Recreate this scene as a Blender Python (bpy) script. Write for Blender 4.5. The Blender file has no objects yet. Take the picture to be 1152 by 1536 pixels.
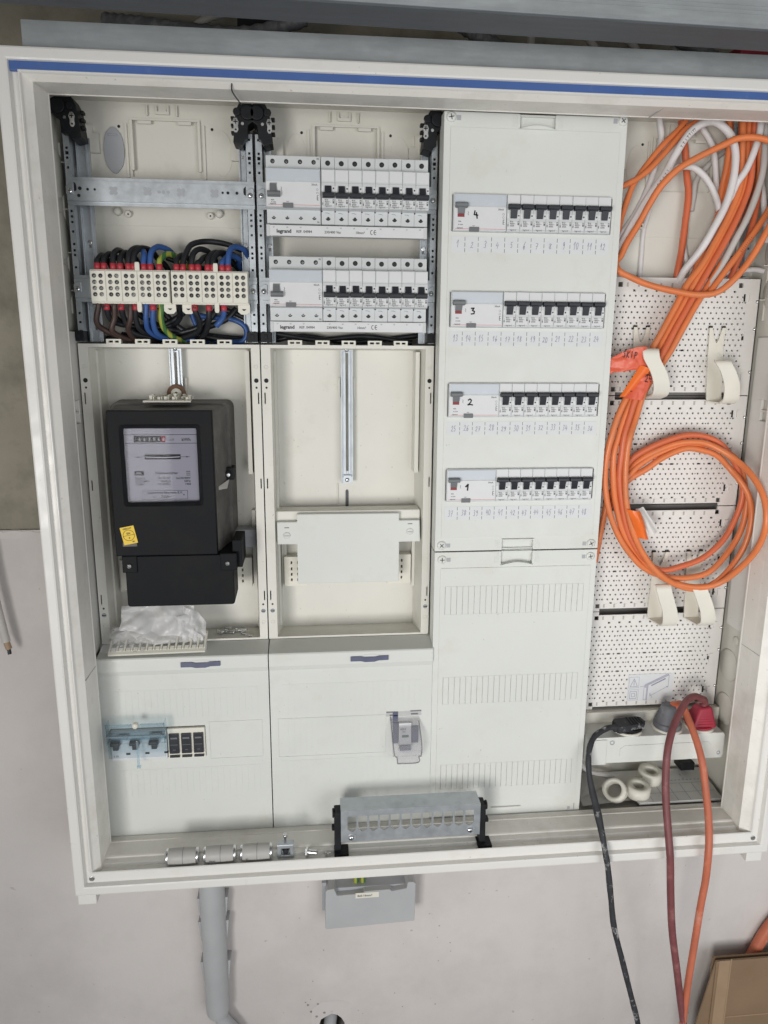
import bpy, bmesh, math, random
from mathutils import Vector, Matrix
random.seed(7)
SC = bpy.context.scene
COL = SC.collection
S = 0.001          # everything below is written in millimetres
# ------------------------------------------------------------------ camera
def rot(a, b, c):
    return Matrix.Rotation(a, 3, 'Z') @ Matrix.Rotation(b, 3, 'X') @ Matrix.Rotation(c, 3, 'Y')
cam = bpy.data.cameras.new('camera')
cam.sensor_fit = 'VERTICAL'; cam.sensor_height = 36.0; cam.lens = 36.0*1109.0/1536.0
cam.clip_start = 0.02; cam.clip_end = 50
co = bpy.data.objects.new('camera', cam); COL.objects.link(co)
Rm = rot(-0.1006, -0.2175, -0.0064)
r_, f_, u_ = Rm.col[0], Rm.col[1], Rm.col[2]
M4 = Matrix(((r_[0], u_[0], -f_[0], .3172), (r_[1], u_[1], -f_[1], -1.0485), (r_[2], u_[2], -f_[2], .7448), (0, 0, 0, 1)))
co.matrix_world = M4
SC.camera = co
# ------------------------------------------------------------------ light
w = bpy.data.worlds.new('World'); SC.world = w; w.use_nodes = True
bg = w.node_tree.nodes['Background']
bg.inputs[0].default_value = (0.93, 0.96, 1.0, 1); bg.inputs[1].default_value = 0.36
def area(name, loc, target, size, power, col):
    l = bpy.data.lights.new(name, 'AREA'); l.shape = 'RECTANGLE'; l.size, l.size_y = size; l.energy = power; l.color = col
    o = bpy.data.objects.new(name, l); COL.objects.link(o); o.location = loc
    o.rotation_euler = (Vector(target)-Vector(loc)).to_track_quat('-Z', 'Y').to_euler()
    return o
wl = area('window_light', (-0.85, -3.0, 0.1), (1.0, 0, .42), (0.9, 1.1), 9.5, (1.0, 0.97, 0.93)); wl.data.spread = math.radians(62)
area('room_light', (1.3, -2.1, 0.35), (.75, 0, .35), (1.4, 1.4), 17.5, (0.97, 0.985, 1.0))
SC.view_settings.view_transform = 'Standard'; SC.view_settings.look = 'None'
SC.view_settings.exposure = -0.12; SC.view_settings.gamma = 1.0
SC.render.engine = 'CYCLES'
# ------------------------------------------------------------------ materials
def mat(name, col, rough=.5, metal=0., var=.06, vscale=40, bump=0., bscale=300, dirt=None, dscale=9, dlo=.55, dhi=.75, trans=0., ior=1.45, coat=0., spec=.5, stretch=None, specks=None, sscale=160, slo=.70, smudge=0.):
    m = bpy.data.materials.new(name); m.use_nodes = True
    nt = m.node_tree; N = nt.nodes; L = nt.links
    b = N['Principled BSDF']
    b.inputs['Roughness'].default_value = rough; b.inputs['Metallic'].default_value = metal
    b.inputs['IOR'].default_value = ior; b.inputs['Transmission Weight'].default_value = trans
    b.inputs['Coat Weight'].default_value = coat; b.inputs['Specular IOR Level'].default_value = spec
    tc = N.new('ShaderNodeTexCoord'); src = tc.outputs['Object']
    if stretch:
        mp = N.new('ShaderNodeMapping'); mp.inputs['Scale'].default_value = stretch; L.new(src, mp.inputs[0]); src = mp.outputs[0]
    n = N.new('ShaderNodeTexNoise'); n.inputs['Scale'].default_value = vscale; n.inputs['Detail'].default_value = 5; L.new(src, n.inputs['Vector'])
    r = N.new('ShaderNodeValToRGB'); e = r.color_ramp.elements
    e[0].position = .3; e[1].position = .7
    e[0].color = tuple(c*(1-var) for c in col)+(1,); e[1].color = tuple(min(1, c*(1+var)) for c in col)+(1,)
    L.new(n.outputs[0], r.inputs[0]); out = r.outputs[0]
    if dirt:
        n2 = N.new('ShaderNodeTexNoise'); n2.inputs['Scale'].default_value = dscale; n2.inputs['Detail'].default_value = 8; n2.inputs['Roughness'].default_value = .65
        L.new(tc.outputs['Object'], n2.inputs['Vector'])
        r2 = N.new('ShaderNodeValToRGB'); r2.color_ramp.elements[0].position = dlo; r2.color_ramp.elements[1].position = dhi
        r2.color_ramp.elements[0].color = (0, 0, 0, 1); r2.color_ramp.elements[1].color = (1, 1, 1, 1)
        L.new(n2.outputs[0], r2.inputs[0])
        mx = N.new('ShaderNodeMix'); mx.data_type = 'RGBA'; mx.inputs['B'].default_value = tuple(dirt)+(1,)
        L.new(r2.outputs[0], mx.inputs['Factor']); L.new(out, mx.inputs['A']); out = mx.outputs['Result']
    if specks:
        n4 = N.new('ShaderNodeTexNoise'); n4.inputs['Scale'].default_value = sscale; n4.inputs['Detail'].default_value = 2; L.new(tc.outputs['Object'], n4.inputs['Vector'])
        r4 = N.new('ShaderNodeValToRGB'); r4.color_ramp.elements[0].position = slo; r4.color_ramp.elements[1].position = slo+.04
        r4.color_ramp.elements[0].color = (0, 0, 0, 1); r4.color_ramp.elements[1].color = (1, 1, 1, 1)
        L.new(n4.outputs[0], r4.inputs[0])
        n5 = N.new('ShaderNodeTexNoise'); n5.inputs['Scale'].default_value = 7; L.new(tc.outputs['Object'], n5.inputs['Vector'])
        m5 = N.new('ShaderNodeMath'); m5.operation = 'MULTIPLY'; L.new(r4.outputs[0], m5.inputs[0]); L.new(n5.outputs[0], m5.inputs[1])
        mx2 = N.new('ShaderNodeMix'); mx2.data_type = 'RGBA'; mx2.inputs['B'].default_value = tuple(specks)+(1,)
        L.new(m5.outputs[0], mx2.inputs['Factor']); L.new(out, mx2.inputs['A']); out = mx2.outputs['Result']
    L.new(out, b.inputs['Base Color'])
    rr = N.new('ShaderNodeMapRange'); rr.inputs['To Min'].default_value = max(0, rough-.07); rr.inputs['To Max'].default_value = min(1, rough+.07)
    L.new(n.outputs[0], rr.inputs[0]); L.new(rr.outputs[0], b.inputs['Roughness'])
    if smudge:
        n6 = N.new('ShaderNodeTexNoise'); n6.inputs['Scale'].default_value = 16; n6.inputs['Detail'].default_value = 6; n6.inputs['Distortion'].default_value = 1.5; L.new(tc.outputs['Object'], n6.inputs['Vector'])
        rr.inputs['From Min'].default_value = .3; rr.inputs['From Max'].default_value = .7; rr.inputs['To Min'].default_value = rough-smudge; rr.inputs['To Max'].default_value = rough+smudge
        L.new(n6.outputs[0], rr.inputs[0])
    if bump:
        n3 = N.new('ShaderNodeTexNoise'); n3.inputs['Scale'].default_value = bscale; n3.inputs['Detail'].default_value = 4; L.new(tc.outputs['Object'], n3.inputs['Vector'])
        bp = N.new('ShaderNodeBump'); bp.inputs['Strength'].default_value = bump; bp.inputs['Distance'].default_value = .001
        L.new(n3.outputs[0], bp.inputs['Height']); L.new(bp.outputs[0], b.inputs['Normal'])
    return m
WHITE = mat('white_plastic', (.66, .675, .645), .42, var=.03, vscale=7, bump=.1, bscale=25, dirt=(.60, .59, .53), dscale=14, dlo=.56, dhi=.85, specks=(.42,.40,.36), sscale=210, slo=.745, smudge=.14)
FRAME = mat('frame_paint', (.72, .71, .68), .38, var=.02, vscale=8, bump=.05, bscale=700, dirt=(.6, .58, .53), dscale=16, dlo=.58, dhi=.9, specks=(.38,.35,.30), sscale=180, slo=.735, smudge=.12)
FLOORW = mat('frame_inner_paint', (.81, .79, .745), .45, var=.02, vscale=20, bump=.05, bscale=700, dirt=(.55, .53, .47), dscale=13, dlo=.5, dhi=.9, specks=(.40,.37,.31), sscale=220, slo=.71)
CREAM = mat('tray_plastic', (.71, .70, .645), .5, var=.03, vscale=12, bump=.08, bscale=40, dirt=(.55, .53, .45), dscale=15, dlo=.56, dhi=.9, specks=(.40,.37,.30), sscale=190, slo=.73, smudge=.1)
BACK = mat('back_plastic', (.66, .645, .585), .5, var=.03, vscale=10, bump=.05, bscale=800, dirt=(.48, .46, .4), dscale=10, dlo=.58, dhi=.9)
MCBG = mat('breaker_plastic', (.58, .60, .61), .45, var=.02, vscale=60)
MCBL = mat('breaker_label_zone', (.67, .68, .69), .4, var=.02, vscale=60)
WINB = mat('breaker_blue_window', (.53, .575, .62), .25, var=.03, vscale=30)
LEVER = mat('dark_lever', (.022, .025, .032), .42, var=.2, vscale=90, bump=.05)
GLEVER = mat('grey_lever', (.16, .17, .18), .45, var=.1, vscale=60)
INK = mat('black_ink', (.02, .02, .025), .6)
INKG = mat('grey_ink', (.10, .10, .11), .6, var=.25, vscale=400)
INKB = mat('blue_pencil', (.27, .28, .36), .6, var=.25, vscale=500)
RED = mat('red_ink', (.55, .08, .08), .5)
PAPER = mat('label_paper', (.67, .685, .70), .7, var=.02, vscale=60)
ZINC = mat('galvanised_steel', (.48, .515, .545), .42, metal=.8, var=.07, vscale=90, bump=.06, bscale=250, dirt=(.34, .37, .39), dscale=30, dlo=.5, dhi=.8)
STUD = mat('galvanised_stud', (.31, .335, .35), .6, spec=.3, metal=.15, var=.10, vscale=25, bump=.12, bscale=160, dirt=(.25, .27, .28), dscale=14, dlo=.45, dhi=.8, stretch=(1, 6, 6))
STUDSHADE = mat('stud_shade', (.085, .095, .105), .55, var=.15, vscale=12, bump=.2, bscale=90, stretch=(1, 8, 8))
CHROME = mat('bright_screw', (.72, .73, .74), .25, metal=1, var=.1, vscale=200)
SCREWD = mat('terminal_screw_steel', (.20, .20, .19), .35, metal=1, var=.3, vscale=300)
SCREWB = mat('deep_screw', (.06, .06, .06), .5, metal=.6, var=.3, vscale=300)
BUTTON = mat('test_button_grey', (.15, .155, .165), .45)
FLAGR = mat('red_flag', (.24, .035, .04), .5)
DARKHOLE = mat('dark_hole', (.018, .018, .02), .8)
BLACK = mat('black_plastic', (.012, .013, .015), .5, spec=.25, var=.2, vscale=60, bump=.08, bscale=500)
METER = mat('black_meter_case', (.008, .009, .011), .5, var=.15, vscale=30, bump=.05, bscale=400, dirt=(.016, .016, .015), dscale=14, dlo=.5, dhi=.9, spec=.12)
METERD = mat('dusty_meter_side', (.11, .105, .10), .65, var=.25, vscale=25, bump=.1, bscale=300, dirt=(.19, .18, .165), dscale=22, dlo=.45, dhi=.75)
DIAL = mat('dial_plate', (.42, .42, .475), .5, var=.02)
BLUE = mat('blue_strip', (.06, .125, .34), .45, var=.06, vscale=30, dirt=(.16, .2, .36), dscale=40, dlo=.6, dhi=.9)
HANDLE = mat('slate_handle', (.11, .12, .19), .4, var=.1, vscale=60)
ORANGE = mat('orange_sheath', (.72, .205, .07), .36, var=.07, vscale=25, bump=.06, bscale=500, dirt=(.55, .20, .09), dscale=20, dlo=.5, dhi=.8)
ORANGED = mat('red_orange_sheath', (.64, .15, .065), .38, var=.07, vscale=25, bump=.06, bscale=500)
WSHEATH = mat('white_sheath', (.70, .68, .68), .5, var=.04, vscale=25, bump=.05, bscale=400)
GSHEATH = mat('grey_sheath', (.50, .48, .46), .55, var=.05, vscale=25)
WBLACK = mat('black_insulation', (.016, .017, .02), .38, var=.2, vscale=50)
WBLUE = mat('blue_insulation', (.035, .095, .29), .4, var=.1, vscale=50)
WBROWN = mat('brown_insulation', (.06, .036, .031), .42, var=.12, vscale=50)
FERR = mat('red_ferrule', (.42, .035, .05), .4, var=.1, vscale=80)
TERM = mat('terminal_plastic', (.74, .72, .64), .45, var=.02, vscale=60)
GREY = mat('grey_plastic', (.44, .45, .46), .45, var=.04, vscale=20, bump=.05, bscale=500, dirt=(.45, .45, .44), dscale=30, dlo=.6, dhi=.85)
GREYK = mat('grey_knockout', (.38, .395, .42), .5, var=.04, vscale=30)
HOOKP = mat('hook_plastic', (.73, .71, .63), .38, var=.02, vscale=30)
PLATE = mat('perforated_plastic', (.74, .725, .70), .5, var=.03, vscale=20)
PLATESHADE = mat('perforated_shade', (.45, .43, .40), .6)
TAPE = mat('red_tape', (.72, .13, .07), .4, var=.07, vscale=40, dirt=(.78, .28, .18), dscale=60, dlo=.55, dhi=.8)
TAPEO = mat('orange_tape', (.85, .17, .03), .3, var=.06, vscale=40)
MAROON = mat('maroon_rubber', (.185, .058, .062), .5, var=.15, vscale=40, dirt=(.33, .16, .15), dscale=40, dlo=.55, dhi=.8)
BRICKO = mat('orange_rubber', (.50, .145, .08), .5, var=.1, vscale=40, dirt=(.62, .36, .28), dscale=40, dlo=.58, dhi=.8)
DUSTY = mat('dusty_black_rubber', (.03, .032, .037), .65, var=.3, vscale=60, dirt=(.42, .42, .42), dscale=55, dlo=.56, dhi=.66)
PLUGG = mat('grey_plug', (.13, .135, .15), .55, var=.15, vscale=60, dirt=(.3, .3, .31), dscale=45, dlo=.5, dhi=.75)
PLUGR = mat('red_plug', (.36, .03, .055), .45, var=.12, vscale=50)
YELLOW = mat('yellow_sticker', (.80, .55, .04), .5, var=.04)
BAG = mat('white_bag', (.72, .71, .69), .4, var=.03, vscale=50)
CARD = mat('cardboard', (.245, .165, .10), .8, var=.08, vscale=14, bump=.15, bscale=250, dirt=(.24, .15, .085), dscale=20)
CARDT = mat('cardboard_tape', (.36, .25, .16), .5, var=.06, vscale=30)
FUSE = mat('fuse_sleeve', (.44, .43, .41), .45, var=.04, vscale=60)
WALLM = mat('painted_wall', (.63, .595, .575), .8, var=.07, vscale=3.5, bump=.7, bscale=70, dirt=(.53, .498, .478), dscale=6, dlo=.45, dhi=.85, specks=(.33,.31,.30), sscale=75, slo=.735)
CONC = mat('bare_render', (.30, .275, .22), .9, var=.16, vscale=9, bump=.6, bscale=180, dirt=(.21, .195, .155), dscale=14, dlo=.48, dhi=.7)
CHIP = mat('chipped_plaster', (.30, .28, .265), .9, var=.2, vscale=60, bump=.4, bscale=300)
FLOORM = mat('screed_floor', (.36, .34, .32), .85, var=.1, vscale=4)
def striped(name, a, b, scale):
    m = mat(name, a, .42); nt = m.node_tree; N = nt.nodes; L = nt.links; p = N['Principled BSDF']
    tc = N.new('ShaderNodeTexCoord'); wv = N.new('ShaderNodeTexWave'); wv.inputs['Scale'].default_value = scale; wv.inputs['Distortion'].default_value = .4
    wv.bands_direction = 'X'
    L.new(tc.outputs['Object'], wv.inputs['Vector'])
    rp = N.new('ShaderNodeValToRGB'); rp.color_ramp.interpolation = 'CONSTANT'
    rp.color_ramp.elements[0].color = a+(1,); rp.color_ramp.elements[1].color = b+(1,); rp.color_ramp.elements[1].position = .55
    L.new(wv.outputs[0], rp.inputs[0]); L.new(rp.outputs[0], p.inputs['Base Color'])
    return m
YGREEN = striped('yellow_green_insulation', (.36, .38, .06), (.06, .17, .05), 30)
def clear(name, col, fac, rough=.08, base=.7):
    m = bpy.data.materials.new(name); m.use_nodes = True; N = m.node_tree.nodes; L = m.node_tree.links
    for n in list(N): N.remove(n)
    o = N.new('ShaderNodeOutputMaterial'); t = N.new('ShaderNodeBsdfTransparent'); g = N.new('ShaderNodeBsdfPrincipled'); x = N.new('ShaderNodeMixShader')
    t.inputs[0].default_value = col+(1,); g.inputs['Base Color'].default_value = tuple(c*base for c in col)+(1,); g.inputs['Roughness'].default_value = rough
    x.inputs[0].default_value = fac
    L.new(t.outputs[0], x.inputs[1]); L.new(g.outputs[0], x.inputs[2]); L.new(x.outputs[0], o.inputs[0])
    return m
CLEARB = clear('blue_clear_plastic', (.92, .965, .985), .09, .08, .3)
CLEARE = clear('blue_clear_edge', (.82, .91, .955), .2)
CLEARG = clear('clear_plastic', (.90, .90, .91), .16)
CLEARGE = clear('clear_edge', (.62, .62, .64), .35)
GLASS = clear('meter_glass', (.95, .95, .97), .10, .05, .01)
BAGF = clear('thin_white_bag', (.95, .95, .95), .6, .28, .8)
HOLESHADE = mat('hole_shade', (.19, .18, .17), .7)
FILM = clear('clear_film', (.93, .93, .93), .22, .2)
# ------------------------------------------------------------------ mesh builder
def catmull(pts, k=6):
    if len(pts) < 3: return [Vector(p) for p in pts]
    P = [Vector(p) for p in pts]; P = [P[0]*2-P[1]]+P+[P[-1]*2-P[-2]]
    out = []
    for i in range(1, len(P)-2):
        for j in range(k):
            t = j/k; a, b, c, d = P[i-1:i+3]
            out.append(.5*((2*b)+(c-a)*t+(2*a-5*b+4*c-d)*t*t+(3*b-a-3*c+d)*t**3))
    out.append(P[-2]); return out
_tx = {}
def text_geo(s, shear=0., bold=.022):
    k = (s, shear, bold)
    if k not in _tx:
        c = bpy.data.curves.new('t', 'FONT'); c.body = s; c.size = 1; c.align_x = 'LEFT'; c.shear = shear; c.resolution_u = 2; c.offset = bold
        o = bpy.data.objects.new('t', c); COL.objects.link(o)
        bpy.context.view_layer.update()
        me = bpy.data.meshes.new_from_object(o.evaluated_get(bpy.context.evaluated_depsgraph_get()))
        _tx[k] = ([tuple(v.co) for v in me.vertices], [tuple(p.vertices) for p in me.polygons])
        bpy.data.objects.remove(o); bpy.data.curves.remove(c); bpy.data.meshes.remove(me)
    return _tx[k]
class MB:
    def __init__(s): s.v = []; s.f = []; s.m = []; s.s = []
    def add(s, vs, fs, m=0, sm=False):
        n = len(s.v); s.v += [tuple(v) for v in vs]; s.f += [tuple(i+n for i in f) for f in fs]; s.m += [m]*len(fs); s.s += [sm]*len(fs); return s
    def box(s, x0, x1, y0, y1, z0, z1, m=0):
        return s.add([(x0,y0,z0),(x1,y0,z0),(x1,y1,z0),(x0,y1,z0),(x0,y0,z1),(x1,y0,z1),(x1,y1,z1),(x0,y1,z1)],
            [(0,3,2,1),(4,5,6,7),(0,1,5,4),(1,2,6,5),(2,3,7,6),(3,0,4,7)], m)
    def prism(s, poly, ax, a0, a1, m=0, sm=False):
        def P(p, a): return (a,p[0],p[1]) if ax == 0 else ((p[0],a,p[1]) if ax == 1 else (p[0],p[1],a))
        n = len(poly); vs = [P(p,a0) for p in poly]+[P(p,a1) for p in poly]
        s.add(vs, [tuple(range(n)), tuple(range(2*n-1,n-1,-1))], m)
        return s.add(vs, [(i,i+n,(i+1)%n+n,(i+1)%n) for i in range(n)], m, sm)
    def cyl(s, c, r, h, ax=1, n=12, m=0, r2=None, sm=True, caps=True):
        r2 = r if r2 is None else r2; vs = []
        for k in range(2):
            for i in range(n):
                t = 2*math.pi*i/n; a, b, d = math.cos(t)*(r if k == 0 else r2), math.sin(t)*(r if k == 0 else r2), h*k
                vs.append((c[0]+d,c[1]+a,c[2]+b) if ax == 0 else ((c[0]+a,c[1]+d,c[2]+b) if ax == 1 else (c[0]+a,c[1]+b,c[2]+d)))
        s.add(vs, [(i,(i+1)%n,(i+1)%n+n,i+n) for i in range(n)], m, sm)
        if caps: s.add(vs, [tuple(range(n-1,-1,-1)), tuple(range(n,2*n))], m)
        return s
    def lathe(s, prof, c, ax=2, n=20, m=0):
        vs = []
        for r, h in prof:
            for i in range(n):
                t = 2*math.pi*i/n; a, b = math.cos(t)*r, math.sin(t)*r
                vs.append((c[0]+h,c[1]+a,c[2]+b) if ax == 0 else ((c[0]+a,c[1]+h,c[2]+b) if ax == 1 else (c[0]+a,c[1]+b,c[2]+h)))
        return s.add(vs, [(k*n+i,k*n+(i+1)%n,(k+1)*n+(i+1)%n,(k+1)*n+i) for k in range(len(prof)-1) for i in range(n)], m, True)
    def tube(s, pts, r, n=10, m=0, k=6, caps=True):
        P = catmull(pts, k); T = None; vs = []; ref = None
        for i, p in enumerate(P):
            t = (P[min(i+1,len(P)-1)]-P[max(i-1,0)]).normalized()
            if ref is None: ref = t.orthogonal().normalized()
            ref = (ref-t*ref.dot(t)).normalized(); q = t.cross(ref)
            rr = r(i/(len(P)-1)) if callable(r) else r
            vs += [p+(ref*math.cos(2*math.pi*j/n)+q*math.sin(2*math.pi*j/n))*rr for j in range(n)]
        L = len(P)
        s.add(vs, [(i*n+j,i*n+(j+1)%n,(i+1)*n+(j+1)%n,(i+1)*n+j) for i in range(L-1) for j in range(n)], m, True)
        if caps: s.add(vs, [tuple(range(n-1,-1,-1)), tuple(range((L-1)*n,L*n))], m)
        return s
    def gplate(s, x0, x1, z0, z1, y0, y1, holes=(), m=0, sides=True, ax=1):
        """plate in the XZ plane, front y0, back y1, with real rectangular openings (ax=0: plate in YZ, x is y)"""
        xs = sorted({x0,x1}|{a for h in holes for a in h[:2] if x0 < a < x1}); zs = sorted({z0,z1}|{a for h in holes for a in h[2:] if z0 < a < z1})
        nx, nz = len(xs)-1, len(zs)-1
        solid = [[not any(h[0]-1e-6 <= (xs[i]+xs[i+1])/2 <= h[1]+1e-6 and h[2]-1e-6 <= (zs[j]+zs[j+1])/2 <= h[3]+1e-6 for h in holes) for j in range(nz)] for i in range(nx)]
        vs = [(x,y,z) if ax == 1 else (y,x,z) for y in (y0,y1) for x in xs for z in zs]
        I = lambda k,i,j: k*(nx+1)*(nz+1)+i*(nz+1)+j
        fs = []
        for i in range(nx):
            for j in range(nz):
                if not solid[i][j]: continue
                fs.append((I(0,i,j),I(0,i+1,j),I(0,i+1,j+1),I(0,i,j+1))); fs.append((I(1,i,j),I(1,i,j+1),I(1,i+1,j+1),I(1,i+1,j)))
                for di,dj,a,b in ((-1,0,(i,j),(i,j+1)),(1,0,(i+1,j+1),(i+1,j)),(0,-1,(i+1,j),(i,j)),(0,1,(i,j+1),(i+1,j+1))):
                    ii,jj = i+di,j+dj; edge = not (0 <= ii < nx and 0 <= jj < nz)
                    if (edge and sides) or (not edge and not solid[ii][jj]): fs.append((I(0,*a),I(0,*b),I(1,*b),I(1,*a)))
        return s.add(vs, fs, m)
    def text(s, t, x, z, y, size, m=0, align='L', shear=0., sx=1., ang=0., bold=.022):
        v, f = text_geo(t, shear, bold)
        if not v: return s
        wd = max(p[0] for p in v)*size*sx
        ox = {'L':0,'C':-wd/2,'R':-wd}[align]; ca, sa = math.cos(ang), math.sin(ang)
        vs = []
        for p in v:
            a, b = p[0]*size*sx+ox, p[1]*size
            vs.append((x+a*ca-b*sa, y, z+a*sa+b*ca))
        return s.add(vs, f, m)
    def stroke(s, pts, wd, y, m=0):
        for a, b in zip(pts[:-1], pts[1:]):
            dx, dz = b[0]-a[0], b[1]-a[1]; L = math.hypot(dx, dz) or 1
            ex, ez = dx/L*wd*.3, dz/L*wd*.3; px, pz = -dz/L*wd/2, dx/L*wd/2
            s.add([(a[0]-ex+px,y,a[1]-ez+pz),(a[0]-ex-px,y,a[1]-ez-pz),(b[0]+ex-px,y,b[1]+ez-pz),(b[0]+ex+px,y,b[1]+ez+pz)], [(0,1,2,3)], m)
        return s
    def ribbon(s, pts, hw, th, m=0, k=5, ax=0):
        """strap of half width hw(t) across X, following pts, thickness th"""
        P = catmull(pts, k); vs = []; L = len(P)
        for i, p in enumerate(P):
            t = (P[min(i+1,L-1)]-P[max(i-1,0)]); t = Vector((0,t.y,t.z)).normalized(); nrm = Vector((0,-t.z,t.y))
            h = hw(i/(L-1)) if callable(hw) else hw
            for sx, sn in ((-1,-1),(1,-1),(1,1),(-1,1)): vs.append(p+Vector((sx*h,0,0))+nrm*sn*th/2)
        s.add(vs, [(i*4+j,i*4+(j+1)%4,(i+1)*4+(j+1)%4,(i+1)*4+j) for i in range(L-1) for j in (0,2)], m, True)
        s.add(vs, [(i*4+j,i*4+(j+1)%4,(i+1)*4+(j+1)%4,(i+1)*4+j) for i in range(L-1) for j in (1,3)], m)
        return s.add(vs, [(0,3,2,1),tuple(L*4-4+j for j in range(4))], m)
    def xf(s, n0, fn):
        for i in range(n0, len(s.v)): s.v[i] = tuple(fn(Vector(s.v[i])))
        return s
    def sheet(s, fn, nu, nv, m=0):
        vs = [fn(i/nu,j/nv) for i in range(nu+1) for j in range(nv+1)]
        return s.add(vs, [(i*(nv+1)+j,(i+1)*(nv+1)+j,(i+1)*(nv+1)+j+1,i*(nv+1)+j+1) for i in range(nu) for j in range(nv)], m, True)
# ------------------------------------------------------------------ objects
ABS = {}
def mesh_of(name, mb, mats, off, bevel=0, seg=2, ang=35):
    me = bpy.data.meshes.new(name)
    me.from_pydata([((v[0]-off[0])*S,(v[1]-off[1])*S,(v[2]-off[2])*S) for v in mb.v], [], mb.f)
    for m in (mats if isinstance(mats,(list,tuple)) else [mats]): me.materials.append(m)
    me.polygons.foreach_set('material_index', mb.m); me.polygons.foreach_set('use_smooth', mb.s)
    if bevel:
        bm = bmesh.new(); bm.from_mesh(me); bmesh.ops.remove_doubles(bm, verts=bm.verts, dist=1e-6)
        bmesh.ops.recalc_face_normals(bm, faces=bm.faces)
        es = [e for e in bm.edges if len(e.link_faces) == 2 and e.calc_face_angle(0) > math.radians(ang)]
        bmesh.ops.bevel(bm, geom=es, offset=bevel*S, segments=seg, profile=.6, affect='EDGES', clamp_overlap=True)
        bm.to_mesh(me); bm.free()
    else:
        bm = bmesh.new(); bm.from_mesh(me); bmesh.ops.recalc_face_normals(bm, faces=bm.faces) if len(me.polygons) < 400 else None; bm.to_mesh(me); bm.free()
    return me
def root(name, label, cat, loc, group=None):
    o = bpy.data.objects.new(name, None); COL.objects.link(o); o.empty_display_size = .01
    o.location = tuple(c*S for c in loc); ABS[o] = tuple(loc); o['label'] = label; o['category'] = cat
    if group: o['group'] = group
    return o
JOINED = {'print','lettering','handwriting','rib_field','dial_print','register_digits','booklet_print','sheath_print','sheet','label_field','printed_sticker','yellow_sticker','drawer_mark','terminal_screw','seal_screw','marker_digit','hand_wire','frame','frame_lining'}
def pieces(mb, tol=1.2):
    n = len(mb.v); par = list(range(n))
    def fd(i):
        while par[i] != i: par[i] = par[par[i]]; i = par[i]
        return i
    for f in mb.f:
        r = fd(f[0])
        for i in f[1:]: par[fd(i)] = r
    bb = {}
    for i, v in enumerate(mb.v):
        r = fd(i); q = bb.get(r)
        if q is None: bb[r] = [v[0],v[1],v[2],v[0],v[1],v[2]]
        else:
            for k in range(3): q[k] = min(q[k],v[k]); q[k+3] = max(q[k+3],v[k])
    ks = list(bb)
    if len(ks) == 1 or len(ks) > 260: return [mb]
    for i in range(len(ks)):
        for j in range(i+1,len(ks)):
            A, B = bb[ks[i]], bb[ks[j]]
            if all(A[k]-tol <= B[k+3] and B[k]-tol <= A[k+3] for k in range(3)): par[fd(ks[i])] = fd(ks[j])
    gr = {}
    for fi, f in enumerate(mb.f): gr.setdefault(fd(f[0]), []).append(fi)
    if len(gr) == 1: return [mb]
    out = []
    for fs in gr.values():
        m = MB(); mp = {}
        for fi in fs:
            g = []
            for i in mb.f[fi]:
                if i not in mp: mp[i] = len(m.v); m.v.append(mb.v[i])
                g.append(mp[i])
            m.f.append(tuple(g)); m.m.append(mb.m[fi]); m.s.append(mb.s[fi])
        out.append(m)
    return out
def part(name, mb, mats, parent, bevel=0, label=None, kind=None, seg=2):
    off = ABS[parent]
    if name not in JOINED and not name.endswith('print') and kind is None:
        ps = pieces(mb)
        if len(ps) > 1:
            return [part_(name, p, mats, parent, bevel, label, kind, seg) for p in ps][0]
    return part_(name, mb, mats, parent, bevel, label, kind, seg)
def part_(name, mb, mats, parent, bevel=0, label=None, kind=None, seg=2):
    off = ABS[parent]
    o = bpy.data.objects.new(name, mesh_of(name, mb, mats, off, bevel, seg)); COL.objects.link(o); o.parent = parent; ABS[o] = off
    if label: o['label'] = label
    if kind: o['kind'] = kind
    return o
def single(name, mb, mats, label=None, cat=None, group=None, kind=None, bevel=0, seg=2):
    xs = [v[0] for v in mb.v]; ys = [v[1] for v in mb.v]; zs = [v[2] for v in mb.v]
    off = ((min(xs)+max(xs))/2, (min(ys)+max(ys))/2, min(zs))
    o = bpy.data.objects.new(name, mesh_of(name, mb, mats, off, bevel, seg)); COL.objects.link(o); o.location = tuple(c*S for c in off); ABS[o] = off
    if label: o['label'] = label
    if cat: o['category'] = cat
    if group: o['group'] = group
    if kind: o['kind'] = kind
    return o
def copytree(o, parent=None, loc=None):
    c = o.copy(); COL.objects.link(c)
    if parent: c.parent = parent
    if loc: c.location = tuple(v*S for v in loc); ABS[c] = loc
    for ch in o.children: copytree(ch, c)
    return c
ORD = ['first','second','third','fourth','fifth','sixth','seventh','eighth','ninth','tenth','eleventh','twelfth']
# ------------------------------------------------------------------ setting
mb = MB(); mb.gplate(-1500,2600,-1000,468,108,260,[(316,366,-560,-470)])
single('wall', mb, WALLM, kind='structure')
mb = MB(); mb.box(-1500,2600,113,260,468.5,1500); single('upper_wall', mb, CONC, kind='structure')
mb = MB(); mb.box(-1500,2600,-2200,260,-1060,-1000.5); single('floor', mb, FLOORM, kind='structure')
mb = MB(); mb.box(-1500,2600,-1300,260,1215,1290); single('ceiling', mb, CONC, kind='structure')
# ragged edge where the skim coat stops on the left
mb = MB(); zz = [467+random.uniform(-3,3) for i in range(41)]
for i in range(40):
    x0, x1 = -420+i*9.5, -420+(i+1)*9.5
    mb.add([(x0,107,455),(x1,107,455),(x1,107,zz[i+1]),(x0,107,zz[i]),(x1,113,zz[i+1]+1),(x0,113,zz[i]+1)], [(0,1,2,3),(3,2,4,5)])
single('plaster_edge', mb, WALLM, kind='structure')
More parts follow.
